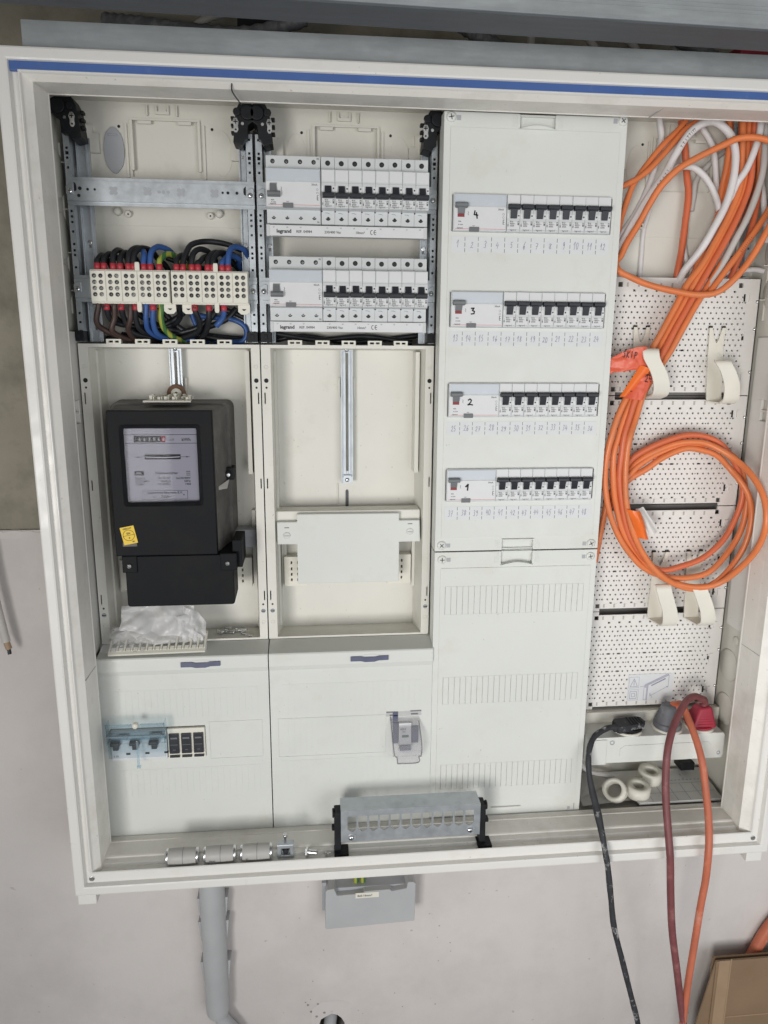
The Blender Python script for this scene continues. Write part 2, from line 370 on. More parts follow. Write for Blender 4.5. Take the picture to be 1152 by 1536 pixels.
# steel studs under the ceiling
mb = MB()
prof = [(-62,1111),(-62,1078),(0,1078),(0,1079.2),(-60.8,1079.2),(-60.8,1109.8),(0,1109.8),(0,1111)]
mb.prism(prof, 0, -6, 1700)
t = single('steel_stud', mb, STUD, 'flat galvanised steel stud lying directly along the top edge of the white cabinet', 'steel stud', 'galvanised studs above the cabinet')
mb = MB()
prof = [(-200,1146),(-200,1088),(-197,1085.2),(-148,1085.2),(-145,1088),(-145,1146)]
mb.prism(prof, 0, -700, 1800)
for z in (1097,1101,1105): mb.box(-700,1800,-200.5,-200,z,z+1)
lean = lambda v: (v.x, v.y, v.z+(900-v.x)*.0125)
mb.xf(0, lean)
t = single('steel_stud', mb, STUD, 'large galvanised steel stud nearest the ceiling with shade painted along its underside', 'steel stud', 'galvanised studs above the cabinet')
mb = MB(); mb.box(-700,1800,-195,-144.4,1083.4,1085.1); mb.box(-700,1800,-145,-144.4,1085.1,1140); mb.xf(0, lean); part('shade_strip', mb, STUDSHADE, t)  # dark cladding that paints the shade on the stud's underside
# cables in the gap behind the studs
def rib_conduit(name, pts, r, label, m, grp=None):
    mb = MB(); P = catmull(pts, 10); L = len(P)
    mb.tube(pts, lambda t: r*(1+.09*math.sin(t*L*2.6)), 10, 0, 20)
    return single(name, mb, m, label, 'conduit', grp)
rib_conduit('corrugated_conduit', [(60,60,1160),(110,40,1150),(180,30,1141),(250,20,1138),(320,0,1150)], 9, 'dark corrugated conduit in the gap above the cabinet near the left end', PLUGG)
rib_conduit('corrugated_conduit', [(520,60,1180),(550,30,1150),(590,20,1128),(640,20,1090)], 9, 'grey corrugated conduit dropping behind the stud above the middle of the cabinet', PLUGG)
rib_conduit('corrugated_conduit', [(780,60,1190),(850,30,1150),(880,20,1128),(900,20,1090)], 9, 'grey corrugated conduit dropping behind the stud near the right end of the gap', PLUGG)
i = 0
for x0, z0, x1, z1, lab in [(215,1180,150,1120,'white cable slanting through the dark gap above the cabinet left of centre'),
        (560,1180,585,1100,'pale cable in the dark gap, left one of the pair above the breaker columns'),
        (630,1190,618,1100,'pale cable in the dark gap, right one of the pair above the breaker columns'),
        (690,1190,735,1100,'pale cable in the dark gap above the panel marked with four rows'),
        (760,1180,790,1100,'pale cable in the dark gap just right of the centre of the closed cover'),
        (840,1180,815,1100,'pale cable leaning left in the dark gap near the open right bay')]:
    mb = MB().tube([(x0,70,z0),((x0+x1)/2,45,(z0+z1)/2+6),(x1,40,z1)], 5.5, 8); single('cable', mb, GSHEATH, lab, 'cable', 'cables in the gap above the cabinet')
mb = MB().box(905,985,10,60,1118,1150); single('red_box', mb, PLUGR, 'small dull red box lying in the gap above the right end of the cabinet', 'box', bevel=2)
mb = MB().box(232,300,30,90,1120,1165); single('junction_box', mb, BLACK, 'black junction box in the dark gap above the second bay', 'junction box', bevel=2)
mb = MB().lathe([(2,0),(7,0),(8,3),(5,8),(2,8)], (12,-20,1160), 1, 12); single('wall_plug', mb, GSHEATH, 'small pale wall plug in the dark gap at the far left', 'wall plug')
# ------------------------------------------------------------------ cabinet
CAB = root('distribution_cabinet', 'large white open electrical distribution cabinet with blue strip along its top frame', 'electrical cabinet', (500,100,-34))
mb = MB()
mb.box(-28,-11,-55,106,-31,1076); mb.box(1011,1028,-55,106,-31,1076); mb.box(-11,1011,-55,106,1072,1076); mb.box(-11,1011,-55,106,-31,-8); mb.box(-11,1011,102,106,-8,1072)
part('body', mb, BACK, CAB)
# swept front frame: (offset left/right/top, offset bottom, y)
PR = [(q,q,q,q,y) for q, y in ((0,-40),(0,-80.5),(.8,-82.3),(2.5,-83),(12,-83),(14,-82.2),(14.8,-79),(15.4,-74.5))]
PR += [(22,22,26,31,-74.5),(23,23,27,33,-76),(23.6,23.6,28,34,-80),(24.3,24.3,28.7,35,-81),(25.6,25.6,30,36.2,-81),(26.3,26.3,30.7,37,-80),(27,27,31.4,35,-78.5),(27.4,27.4,32,32,-77.4),(28.4,28.2,33.4,31,-76),(35.6,32.4,44,31,-68),(35.8,31.6,44,31,-52),(35.9,31.5,44,34,-50.5),(35.9,31.5,44.1,37.4,-49.5),
       (36,31,44.2,38.2,-47),(36.2,29.6,44.4,38.6,-18),(37,30.4,45,39.5,-17),(37,30.4,45,39.5,-15),(33,28,41,36,-14.5),(32,27,40,35,-60),(20,20,24,28,-66),(6,6,6,6,-40)]
def ring(l, t, r, k, y):
    return [(-32+l,y,-34+k),(1032-r,y,-34+k),(1032-r,y,1077-t),(-32+l,y,1077-t)]
def ring_mesh(rows, m=0):
    mb = MB(); vs = [v for r in rows for v in ring(*r)]; n = len(rows)
    return mb.add(vs, [(i*4+j,i*4+(j+1)%4,(i+1)*4+(j+1)%4,(i+1)*4+j) for i in range(n-1) for j in range(4)], m)
part('frame', ring_mesh(PR[:15]), FRAME, CAB)
part('frame_lining', ring_mesh(PR[14:]), FLOORW, CAB)
# lining seams, slightly proud thin lips, and screw in the corner
mb = MB()
mb.box(3.6,4.6,-67.5,-19,294.7,295.3); mb.box(987.3,988.2,-67.5,-19,294.7,295.3)
mb.box(770,770.5,-67,-19,1044.9,1046.4)
part('seam', mb, GREYK, CAB)
mb = MB(); mb.tube([(232,-76,1050),(231.5,-70,1042.2),(236,-30,1043),(238,-19,1043.3)], .9, 5); part('hair_wire', mb, WBLACK, CAB)
mb = MB(); mb.box(-17.5,1018,-80,-75.2,1051.6,1062.6); part('blue_strip', mb, BLUE, CAB, bevel=1.6, seg=3)
mb = MB(); mb.cyl((-14,-75.5,1064),4,-3,1,14); part('end_cap', mb, FRAME, CAB)
mb = MB(); mb.cyl((-8.8,-74.6,-12),4,-1.2,1,14); part('frame_screw', mb, CHROME, CAB, bevel=.3)
mb = MB(); mb.cyl((1009,-74.6,-12),4,-1.2,1,14); part('frame_screw', mb, CHROME, CAB, bevel=.3)
mb = MB(); mb.cyl((-27,-83.1,1072),1.2,.8,1,8); part('pin_hole', mb, DARKHOLE, CAB)
for x in (-32, 1004):
    mb = MB().box(x,x+26,-72,20,-57,-34.5); part('foot', mb, FRAME, CAB, bevel=1)
mb = MB(); mb.box(-6,996,-18,-2.9,1,4.3); part('frame_lining', mb, FLOORW, CAB)
for x in (105,500,705):      # faint moulded half discs on the bottom lining
    mb = MB(); n = 16; c = (x,-70)
    mb.cyl((x-60,-62,-3.6),11,1.2,2,22); part('moulded_disc', mb, FLOORW, CAB)
# ---- side knock-outs
for x, s in ((-11,1),(1011,-1)):
    for y, z, r in ((44,230,27),(42,152,27),(31,278,8),(40,968,30),(40,890,30),(40,830,24)):
        mb = MB(); mb.lathe([(.1,2.4),(r-1.5,2.4),(r,1.4),(r,0)] if s > 0 else [(.1,-2.4),(r-1.5,-2.4),(r,-1.4),(r,0)], (x,y,z), 0, 28)
        part('knockout', mb, BACK, CAB)
    mb = MB()
    for z in (985,926,870,820): mb.box(x,x+s*10,56,57.4,z,z+1.4) if s > 0 else mb.box(x-10,x,56,57.4,z,z+1.4)
    mb.box(min(x,x+s*2),max(x,x+s*2),58,60,790,1010); part('wall_rib', mb, BACK, CAB)
    # lining panel between the bays and the side wall
    a, b = (x+.4,x+8) if s > 0 else (x-5,x-.4)
    mb = MB(); mb.gplate(-13.5,58,300,640,a,b,ax=0); mb.gplate(-13.5,58,672,765,a,b,ax=0)
    mb.gplate(30,58,640,672,a,b,ax=0); mb.box(min(a,b),max(a,b),-13.5,-8,640,672)
    part('side_lining', mb, FRAME, CAB, bevel=.8)
    mb = MB(); mb.box(min(a,b),max(a,b)-1,-8,30,654,656.5); mb.box(min(a,b),max(a,b)-1,8,9.5,640,672); part('lining_rib', mb, CREAM, CAB)
# ---- moulded back panels of the top bays
def back_panel(X, grey):
    mb = MB(); y = 90
    mb.gplate(X+3,X+246,760,1072,y,y+6,[(X+77,X+172,977,1051)])
    mb.gplate(X+76,X+173,976,1052,y+5,y+8)
    for x0 in (77,168.5): mb.box(X+x0,X+x0+3.5,y-4,y,985,1049)
    mb.box(X+70,X+73,y-3,y,975,1045); mb.box(X+175,X+178,y-3,y,975,1045)
    mb.box(X+77,X+172,y-2.5,y,1049.5,1052); mb.box(X+88,X+106,y-3,y,1045,1049); mb.box(X+142,X+160,y-3,y,1045,1049)
    mb.box(X+101,X+102.4,y-5,y,1055,1068); mb.box(X+141,X+142.4,y-5,y,1055,1068)
    mb.gplate(X+113,X+131,1057,1068,y-4,y,[(X+115,X+129,1061,1068)]); mb.box(X+117,X+127,y-2,y,1061,1064)
    mb.box(X+6,X+233,y-1,y,911.5,912.6)
    mb.prism([(X+16,y),(X+16,y-22),(X+18,y-22),(X+22,y)], 2, 985,1040); mb.prism([(X+233,y),(X+233,y-22),(X+231,y-22),(X+227,y)], 2, 985,1040)
    mb.prism([(X+12,1005),(X+36,1005),(X+36,1030),(X+28,1030),(X+28,1040),(X+12,1040)], 1, y-8, y); mb.prism([(X+214,1000),(X+236,1000),(X+236,1040),(X+222,1040),(X+222,1025),(X+214,1025)], 1, y-8, y)
    p = part('back_panel', mb, BACK, CAB)
    for x, z in ((54,930),(194,930)):
        mb = MB().lathe([(.1,-9),(4,-9),(5,-7),(5.4,0)], (X+x,y,z), 1, 16); part('stud_knob', mb, BACK, p)
    for x, z in ((68,927),(181.5,927)):
        mb = MB().lathe([(1.2,-5),(3.6,-7),(4.6,-6),(4.6,0)], (X+x,y,z), 1, 16); mb.cyl((X+x,y-4.6,z),1.4,.4,1,8,1); part('screw_boss', mb, [BACK, DARKHOLE], p)
    for x, z in ((62,1041),(188,1041)):
        mb = MB().cyl((X+x,y-.4,z),2,.3,1,10); part('small_hole', mb, DARKHOLE, p)
    def lens(cx, cz, a, h): 
        o = []
        for i in range(24):
            t = 2*math.pi*i/24; o.append((X+cx+a*math.cos(t)*(1 if abs(math.sin(t)) < .8 else .86), cz+h*math.sin(t)))
        return o
    for cx in (54, 201):
        mb = MB()
        mb.prism(lens(cx,1010,14,30), 1, y-(3 if grey and cx == 54 else .8), y)
        if grey and cx == 54: mb.box(X+48,X+60,y-5,y-3,1028,1030.5)
        part('cable_knockout', mb, GREYK if grey and cx == 54 else BACK, p, bevel=.8)
for X, g in ((0,True),(250,False),(750,False)): back_panel(X, g)
# ---- punched mounting posts
def post(x0, x1, xs, y=40, z0=752, z1=1024):
    hs = []; cx = (x0+x1)/2
    for z in [1017,1000,994,988,976,922,915,908,896,880,872,866,850,838,790,778,766]:
        d = 2.1 if z == 994 else 1.5
        hs.append((cx-d,cx+d,z-d,z+d))
    hs = [h for h in hs if z0+3 < h[2] and h[3] < z1-2]
    mb = MB(); mb.gplate(x0,x1,z0,z1,y,y+2,hs)
    mb.box(x0,x0+1.2,y+2,y+40,z0,z1); mb.box(x1-1.2,x1,y+2,y+40,z0,z1)
    p = part('mounting_post', mb, ZINC, CAB)
    a, b = xs
    hs2 = [((a+b)/2-1.5,(a+b)/2+1.5,z-2,z+2) for z in (1000,880,830,770) if z0 < z < z1]
    mb = MB(); mb.gplate(a,b,z0,z1-6,y+22,y+24,hs2); mb.box(a,a+1.5,y+18,y+22,z0,z1-6); mb.box((a+b)/2+3,(a+b)/2+4.4,y+19,y+22,z0,z1-6); part('rear_strip', mb, ZINC, p)
    for z in (885, 800):
        mb = MB().cyl(((a+b)/2,y+22,z),3,-2.5,1,12); part('post_screw', mb, CHROME, p, bevel=.5)
post(0.6,8.4,(11,28.5)); post(237.5,246,(226,236)); post(250,258.5,(260,270)); post(490,498,(478,489)); post(978,986,(962,976),70,856,1066)
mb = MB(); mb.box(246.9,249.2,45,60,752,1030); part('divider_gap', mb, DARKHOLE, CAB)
# ---- black corner brackets
def bracket(x0, x1, flip):
    mb = MB()
    sx = lambda x: x if not flip else x0+x1-x
    P = [(x0+5,1015),(x0+4,1032),(x0-8,1040),(x0-8.5,1054),(x0,1058),(x1-9,1058),(x1-4,1048),(x1-2,1030),(x1,1010),(x1-12,1007),(x1-16,1014)]
    mb.prism([(sx(a),b) for a,b in P], 1, 27, 60)
    mb.cyl((sx(x0+4),28,1046),9,-6,1,16); mb.cyl((sx(x0+18),28,1047),5,-4,1,12)
    for i in range(3): mb.box(*sorted((sx(x1-2),sx(x1+3))),34,44,1022+i*9,1026+i*9)
    p = part('corner_bracket', mb, BLACK, CAB, bevel=1)
    mb = MB(); cx = sx(x0+20)
    mb.prism([(cx-4,1035),(cx-2,1039.5),(cx+2,1039.5),(cx+4,1035),(cx+3,1030),(cx+3.6,1025),(cx+1.5,1022),(cx-1.5,1022),(cx-3,1025),(cx-2.4,1030)], 1, 25.4, 27)
    mb.box(cx-2.6,cx+2.6,25,25.4,1034.4,1035.6,1); mb.box(cx-.6,cx+.6,25,25.4,1032.4,1037.6,1); mb.cyl((cx,25.2,1025.5),1.3,.2,1,8,1)
    part('key_screw', mb, [CHROME, DARKHOLE], p)
    mb = MB().cyl((sx(x0+11),27,1033),2,-1.5,1,10); part('small_screw', mb, CHROME, p)
bracket(-2,28,False); bracket(222,246,True); bracket(250,274,False); bracket(476,499,True)
mb = MB()
mb.box(748,757,34,60,1015,1046)
for i in range(3): mb.box(757,762-i,36,46,1018+i*10,1023+i*10)
part('corner_bracket', mb, BLACK, CAB, bevel=1)
for x0, x1 in ((-8,8.5),(231,246),(250,265),(488,501)):
    mb = MB().box(x0,x1,36,62,752.5,766.5); mb.box(x0+5,x1-5,34.6,36,756,763); part('post_foot', mb, BLACK, CAB, bevel=1.2)
# ---- DIN rails
def din(X, zc, detail):
    mb = MB(); x0, x1 = X+2, X+247.2
    mb.prism([(39.6,zc-17.5),(38.2,zc-17.5),(38.2,zc-12.8),(34.6,zc-12.4),(34.6,zc+12.4),(38.2,zc+12.8),(38.2,zc+17.5),(39.6,zc+17.5),(39.6,zc+12),(36,zc+11.4),(36,zc-11.4),(39.6,zc-12)], 0, x0, x1)
    p = part('din_rail', mb, ZINC, CAB)
    for x in (X+6.5, X+241.5):
        mb = MB().lathe([(.1,-3.6),(2.6,-3.4),(3.6,-2.2),(3.8,0)], (x,34.5,zc-1), 1, 14); mb.box(x-2.2,x+2.2,30.7,31.0,zc-1.5,zc-.5,1); part('rail_screw', mb, [CHROME,DARKHOLE], p)
        mb = MB().prism([(x-5,zc-5),(x+5,zc-5),(x+5,zc+8),(x+1,zc+9),(x-5,zc+5)], 1, 33.0, 34.5); part('rail_clamp', mb, ZINC, p, bevel=.5)
    if not detail: return
    mb = MB()
    for x, z, r in ((19,3,2.4),(17,-6,2.2),(29,2,1.8),(38,2,1.6),(205,2,1.6),(212,2,2),(224,2,2)): mb.cyl((X+x,34.4,zc+z),r,.2,1,12)
    mb.prism([(X+11.5,zc+11),(X+14,zc+9),(X+15,zc+5),(X+14.5,zc),(X+11.5,zc-1)], 1, 34.4, 34.55); mb.prism([(X+236,zc+11),(X+233,zc+8),(X+232.5,zc+3),(X+233.5,zc),(X+236,zc-1)], 1, 34.4, 34.55)
    part('rail_hole', mb, DARKHOLE, p)
    for x in (62,106,150,194):
        mb = MB(); g = 3.6
        for a, b in ((-1,-1),(1,-1),(1,1),(-1,1)): mb.cyl((X+x+a*g*.75,34.2,zc+1+b*g*.75),2.5,.4,1,10)
        mb.box(X+x-3.6,X+x+3.6,34.15,34.5,zc-2.6,zc+4.6); part('rail_knockout', mb, GREYK, p)
    for x in (121,127,133): 
        mb = MB().cyl((X+x,34.1,zc+1),2.1,.45,1,10); part('rail_dimple', mb, GREYK, p)
din(0,946.6,True); din(250,946.6,False); din(0,822.4,False); din(250,822.4,False)
# ---- added dark sheets painting the shade seen through the perforated plates
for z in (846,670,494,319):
    mb = MB().box(757,1004,80,82,z-170,z+5); part('shade_sheet', mb, HOLESHADE, CAB)
# ------------------------------------------------------------------ meter boards
def tray(X, label):
    T = root('meter_board', label, 'meter board', (X+124,70,306), 'cream meter boards')
    x0, x1 = X-.3, X+248
    hs = []
    for cx in (X+6.3, X+242.2):
        s = 1 if cx > X+100 else -1
        for za, zb in ((666,682),(542,557),(369,384)): hs.append((cx+s*2.4-.9,cx+s*2.4+.9,za,zb))
    mb = MB(); mb.gplate(x0,x1,306,749,36,38.5,[(X+13,X+236,309,744.5)]+hs)
    part('flange', mb, CREAM, T)
    for cx in (X+6.3, X+242.2):
        for z, d in ((699,3.2),(689,1.5),(362.5,1.5)):
            mb = MB(); mb.lathe([(d+.5,0),(d+.4,-.35),(d,-.3),(d,.1)], (cx,36,z), 1, 16); mb.cyl((cx,35.95,z),d,.03,1,16,1); part('flange_hole', mb, [CREAM,DARKHOLE], T)
    mb = MB()
    mb.add([(X+13,38,744.5),(X+236,38,744.5),(X+236,38,309),(X+13,38,309),(X+20,93,742),(X+230,93,742),(X+230,93,304),(X+20,93,304)], [(0,1,5,4),(1,2,6,5),(2,3,7,6),(3,0,4,7),(4,5,6,7)])
    mb.box(X+16,X+19,60,93,320,740); mb.box(X+225,X+231,60,93,560,740)
    mb.box(X+226,X+231,80,93,372,500); mb.box(X+20,X+28,84,93,372,500)
    part('tray_back', mb, CREAM, T)
    for cx in (38,77,114.5,152,189.5):
        mb = MB().gplate(X+cx,X+cx+20,749.05,755.5,36.4,44,[(X+cx+3,X+cx+9,750.6,753.4),(X+cx+11.5,X+cx+17,750.6,753.4)]); part('cable_tab', mb, TERM, T)
    mb = MB().box(X+.5,X+247,36.4,60,747.6,749.0); part('top_lip', mb, CREAM, T)
    for cx, z in ((6.3,352),(242.2,352)):
        mb = MB().lathe([(.1,-1.4),(2.8,-1.2),(3.4,0)], (X+cx,36,z), 1, 12); mb.box(X+cx-2.8,X+cx+2.8,34.4,34.7,z-.6,z+.6,1); part('flange_screw', mb, [GREYK,DARKHOLE], T)
    for cx, z in ((6.3,718),(242.2,718),(6.3,334),(242.2,334)):
        mb = MB().lathe([(2.4,-.5),(3,-.5),(3.2,0)], (X+cx,36,z), 1, 14); part('moulded_ring', mb, CREAM, T)
    # galvanised hanging rail
    mb = MB(); a = X+114.8
    mb.gplate(a,a+17.6,541,747,80,81.5,[(a+6.6,a+11,560,738)]); mb.box(a+4,a+6.6,76.5,80,556,740); mb.box(a+11,a+13.6,76.5,80,556,740); mb.box(a,a+1.2,77,80,541,747); mb.box(a+16.4,a+17.6,77,80,541,747); mb.box(a+3,a+14.6,74,80,550,554)
    r = part('hanging_rail', mb, ZINC, T)
    for z in (743,546):
        mb = MB().lathe([(.1,-2.2),(2.6,-2),(3.4,0)], (a+8.8,79.8,z), 1, 12); part('rail_screw', mb, CHROME, r)
    mb = MB(); mb.box(a-4,a-1,86,93,672,701); mb.box(a+18.6,a+21.6,86,93,672,701); mb.box(a-6.2,a-5,90,93,400,538); part('guide_rib', mb, CREAM, T)
    mb = MB().prism([(a+6.6,497),(a+11.4,497),(a+11.4,526),(a+10,528.5),(a+8,528.5),(a+6.6,526)], 1, 92.2, 92.9); part('slot', mb, INKG, T)
    # rear terminal plates left and right
    for u0, u1 in ((24,60),(186,224)):
        mb = MB(); hs = [(X+u,X+u+2.6,z,z+4.4) for u in ((u0+10,u0+20) if u0 < 100 else (u0+22,u0+12)) for z in (386,395,404,414)]
        mb.gplate(X+u0,X+u1,378,426,74,92.5,hs); part('terminal_plate', mb, TERM, T, bevel=.6)
    return T
tA = tray(0, 'cream meter board behind the black electricity meter in the left bay')
tB = tray(250, 'cream meter board with bare galvanised rail and no meter, in the second bay')
# blank adapter cross on the empty board
A = root('meter_adapter', 'blank white meter adapter plate with two ears on the empty meter board', 'adapter plate', (374,60,390))
mb = MB()
mb.prism([(295.5,393.5),(450.5,393.5),(450.5,456.7),(482.5,456.7),(481.5,490.5),(450,490.5),(450,501.8),(296,502.4),(296,490.6),(266,490.8),(266.4,456.3),(295.5,455.7)], 1, 36, 46)
part('cross_plate', mb, WHITE, A, bevel=1.6)
mb = MB(); mb.box(264,483,46,78,458,505); part('back_box', mb, CREAM, A, bevel=1.5)
for x, z in ((280.5,470),(466.5,473)):
    mb = MB().lathe([(.1,-1.8),(4.4,-1.8),(5.2,-1.2),(5.4,0)], (x,36,z), 1, 18); mb.box(x-4,x+4,33.8,34.1,z-.7,z+.7,1); part('plastic_screw', mb, [WHITE,GREYK], A)
    mb = MB().box(x-3.5,x+3.5,35.7,36.0,z+11.5,z+12.6); part('slit', mb, INKG, A)
# bluish clip right of the meter
mb = MB().box(196,233,62,90,446,474); mb.box(200,233,60,62,462,474); mb.box(204,216,58,64,428,446)
single('rear_clip', mb, GREYK, 'grey blue plastic clip on the meter board right of the meter terminal cover', 'clip', bevel=1.2)
# ------------------------------------------------------------------ closed lower covers of the two left bays
def ribs(mb, x0, x1, z0, z1, n, y0, y1):
    p = (x1-x0)/n
    for i in range(n): mb.box(x0+i*p+.45,x0+(i+1)*p-.45,y0,y1,z0,z1)
    return mb
def low_cover(X, label, hole, ribsets, blank, handle):
    C = root('terminal_cover', label, 'cover panel', (X+125,10,0), 'hinged lower covers of the left bays')
    x0, x1 = X+.8, X+249.4
    mb = MB(); mb.gplate(x0,x1,1,271.5,-2,1,[hole]); mb.box(x0,x0+2,1,34,1,297); mb.box(x1-2,x1,1,34,1,297); part('front_panel', mb, WHITE, C, bevel=.7)
    mb = MB(); mb.prism([(-5.6,278.5),(-5.6,296.6),(-4,298.6),(36,305.6),(36,303),(.6,296),(.6,270.6),(-2.1,270.6)], 0, x0, x1); part('top_rim', mb, WHITE, C, bevel=.7)
    mb = MB(); mb.box(x0,x1,-.6,1,271.5,273); part('rim_groove', mb, WHITE, C)
    mb = MB(); hx0, hx1 = X+handle, X+handle+58; P = []
    up = [(0,290.6),(16,290.6),(21,289.2),(38,289.2),(43,290.8),(57.6,290.8)]; dn = [(57.6,283.6),(43,283.4),(36,281.4),(22,281.4),(15,283),(0,283)]
    mb.prism([(hx0+a,b) for a,b in up+dn], 1, -8, -5.7); part('handle', mb, HANDLE, C, bevel=.6)
    mb = MB(); n = 14; mb.prism([(hx0+14+i*2.4, 291.4+1.8*math.sin(math.pi*i/n)) for i in range(n+1)]+[(hx0+14+(n-i)*2.4, 290.9) for i in range(n+1)], 1, -6.3, -5.6); part('handle_lip', mb, WHITE, C)
    for z0, z1, a, b, n in ribsets:
        mb = MB(); ribs(mb, X+a, X+b, z0, z1, n, -2.28, -2.0); part('rib_field', mb, WHITE, C)
    if blank:
        a, b, z0, z1 = blank; mb = MB(); mb.gplate(X+a,X+b,z0,z1,-2.7,-2.0,[(X+a+.8,X+b-.8,z0+.8,z1-.8)]); part('blank_outline', mb, WHITE, C)
    return C
low_cover(0, 'white hinged cover with three breaker levers behind blue clear flap, lower left bay', (12.6,151.8,135.2,203.4-18), [(200,246,20,233,23),(72,116,20,233,23)], (158,238,129,191), 122)
low_cover(250, 'white hinged cover with one clear boxed isolator at its right, second bay', (178,232.5,127,194.5), [(196.5,247,19,232,23),(132,189.6,19,172,17),(70,119.5,16,236,23)], (11.5,178,126,191), 123)
# ------------------------------------------------------------------ covers of the third bay
def cross_screw(par, x, z, a):
    mb = MB(); mb.lathe([(.1,-2.6),(5,-2.6),(6.4,-1.8),(6.6,0)], (x,-.0,z), 1, 20)
    n0 = len(mb.v); mb.box(x-3.6,x+3.6,-2.9,-2.65,z-.6,z+.6,1); mb.box(x-.6,x+.6,-2.9,-2.66,z-3.6,z+3.6,1)
    ca, sa = math.cos(a), math.sin(a); mb.xf(n0, lambda v: (x+(v.x-x)*ca-(v.z-z)*sa, v.y, z+(v.x-x)*sa+(v.z-z)*ca))
    part('cover_screw', mb, [WHITE, INKG], par)
ROWS = [(901,947.6),(775.2,821.6),(651,696.6),(528.2,573.4)]
U = root('cover_panel', 'white upper cover panel with four rows of breakers and numbered paper strips', 'cover panel', (625,15,450), 'white cover panels of the third bay')
slots = [(512.6,735.5,a,b) for a,b in ROWS]
mb = MB(); mb.gplate(499.5,749.5,450.8,1050,0,3,slots+[(601,651,1032.5,1050),(600,649.5,451,466.5)])
mb.box(499.5,502,3,32,450.8,1050); mb.box(747,749.5,3,32,450.8,1050); mb.box(502,747,3,32,1047.5,1049.9); mb.box(502,747,3,32,450.9,453)
part('panel', mb, WHITE, U)
mb = MB(); mb.gplate(508.3,740.3,471.2,1031.2,-1.3,0,slots); part('raised_face', mb, WHITE, U, bevel=.6)
Lc = root('cover_panel', 'white lower cover panel with three bands of fine vertical ribs in the third bay', 'cover panel', (625,15,2), 'white cover panels of the third bay')
mb = MB(); mb.gplate(499.5,749.5,2,448.6,0,3,[(599.6,649.5,429.3,448.6)]); mb.box(499.5,502,3,32,2,448.6); mb.box(747,749.5,3,32,2,448.6); mb.box(502,747,3,32,445.5,448.2)
part('panel', mb, WHITE, Lc)
mb = MB(); mb.gplate(508.6,741,30,424.2,-1.3,0,[(516.4,731.6,351.2,395.4),(516.4,731.6,203,248.2),(516.4,731.6,55,98)]); part('raised_face', mb, WHITE, Lc, bevel=.6)
for z0, z1 in ((351.2,395.4),(203,248.2),(55,98)):
    mb = MB(); ribs(mb, 516.4, 731.6, z0, z1, 24, -1.25, -.05); part('rib_field', mb, WHITE, Lc)
def grip(par, x0, x1, z0, z1, low):
    mb = MB(); mb.box(x0-.5,x1+.5,7,9,z0-2,z1+2); mb.box(x0,x0+.8,0,8,z0,z1); mb.box(x1-.8,x1,0,8,z0,z1)
    n = 12; zc = z0 if low else z1; s = 1 if low else -1
    arc = [(x0+(x1-x0)*i/n, zc+s*(-1.5+4.6*math.sin(math.pi*i/n))) for i in range(n+1)]
    base = [(x1,zc-s*1.6),(x0,zc-s*1.6)]
    mb.prism(arc+base, 1, -4.2, 7.5)
    for k in range(3):
        for xx in (x0-4-k*2.6, x1+3+k*2.6): mb.box(xx,xx+1,-.5,0,min(z0,z1)+1,max(z0,z1)-1)
    part('finger_grip', mb, WHITE, par, bevel=.6)
grip(U,601,651,1032.5,1049.4,True); grip(U,600,649.5,451.4,466.5,False); grip(Lc,599.6,649.5,429.3,448,True)
mb = MB(); n = 12; mb.prism([(601+48.5*i/n, 17-5*math.sin(math.pi*i/n)) for i in range(n+1)]+[(649.5,18.2),(601,18.2)], 1, -3.5, 0); part('finger_grip', mb, WHITE, Lc, bevel=.6)
for par, L in ((U, [(508.8,1043,.2,1),(743,1045.8,.7,-1),(509.2,459.7,.75,1),(738.7,458.6,.5,-1)]), (Lc, [(510.4,437.6,0,1),(739,438.2,.25,-1)])):
    for x, z, a, s in L:
        cross_screw(par, x, z, a)
        mb = MB(); mb.box(*sorted((x+s*7.5,x+s*13)),-.35,-.02,z-3.4,z+2.6); part('screw_slot', mb, GREYK, par)
mb = MB(); mb.box(729.5,733.5,-.35,-.02,6,11); mb.box(739.4,741,-.35,-.02,4.5,16.5); part('screw_slot', mb, GREYK, Lc)
# hand numbered strips
DG = {'0':[[(.3,.95),(.1,.6),(.15,.2),(.4,0),(.7,.1),(.85,.5),(.7,.9),(.3,.95)]], '1':[[(.1,.55),(.55,1),(.5,0)]], '2':[[(.1,.75),(.35,1),(.7,.85),(.6,.5),(.1,.05),(.45,.1),(.9,0)]],
 '3':[[(.15,.9),(.5,1),(.75,.8),(.4,.55),(.75,.35),(.6,.05),(.1,.05)]], '4':[[(.35,1),(.1,.4),(.85,.4)],[(.7,.75),(.6,0)]], '5':[[(.8,1),(.3,.95),(.2,.55),(.6,.55),(.7,.25),(.45,0),(.1,.08)]],
 '6':[[(.65,1),(.25,.6),(.15,.2),(.4,0),(.7,.2),(.55,.45),(.2,.3)]], '7':[[(.1,.95),(.8,.95),(.4,0)],[(.2,.5),(.75,.5)]], '8':[[(.5,.55),(.2,.8),(.45,1),(.75,.8),(.5,.55),(.2,.25),(.45,0),(.8,.22),(.5,.55)]], '9':[[(.75,.75),(.45,1),(.2,.75),(.45,.5),(.75,.75),(.7,.3),(.5,0)]],
 'S':[[(.8,.9),(.4,1),(.15,.75),(.7,.4),(.6,.05),(.1,.1)]], 'K':[[(.15,1),(.15,0)],[(.8,1),(.15,.45),(.85,0)]], 'I':[[(.4,1),(.4,0)]], 'P':[[(.2,0),(.2,1),(.7,.95),(.75,.6),(.2,.5)]], 'C':[[(.8,.9),(.35,.95),(.1,.5),(.35,.05),(.8,.1)]]}
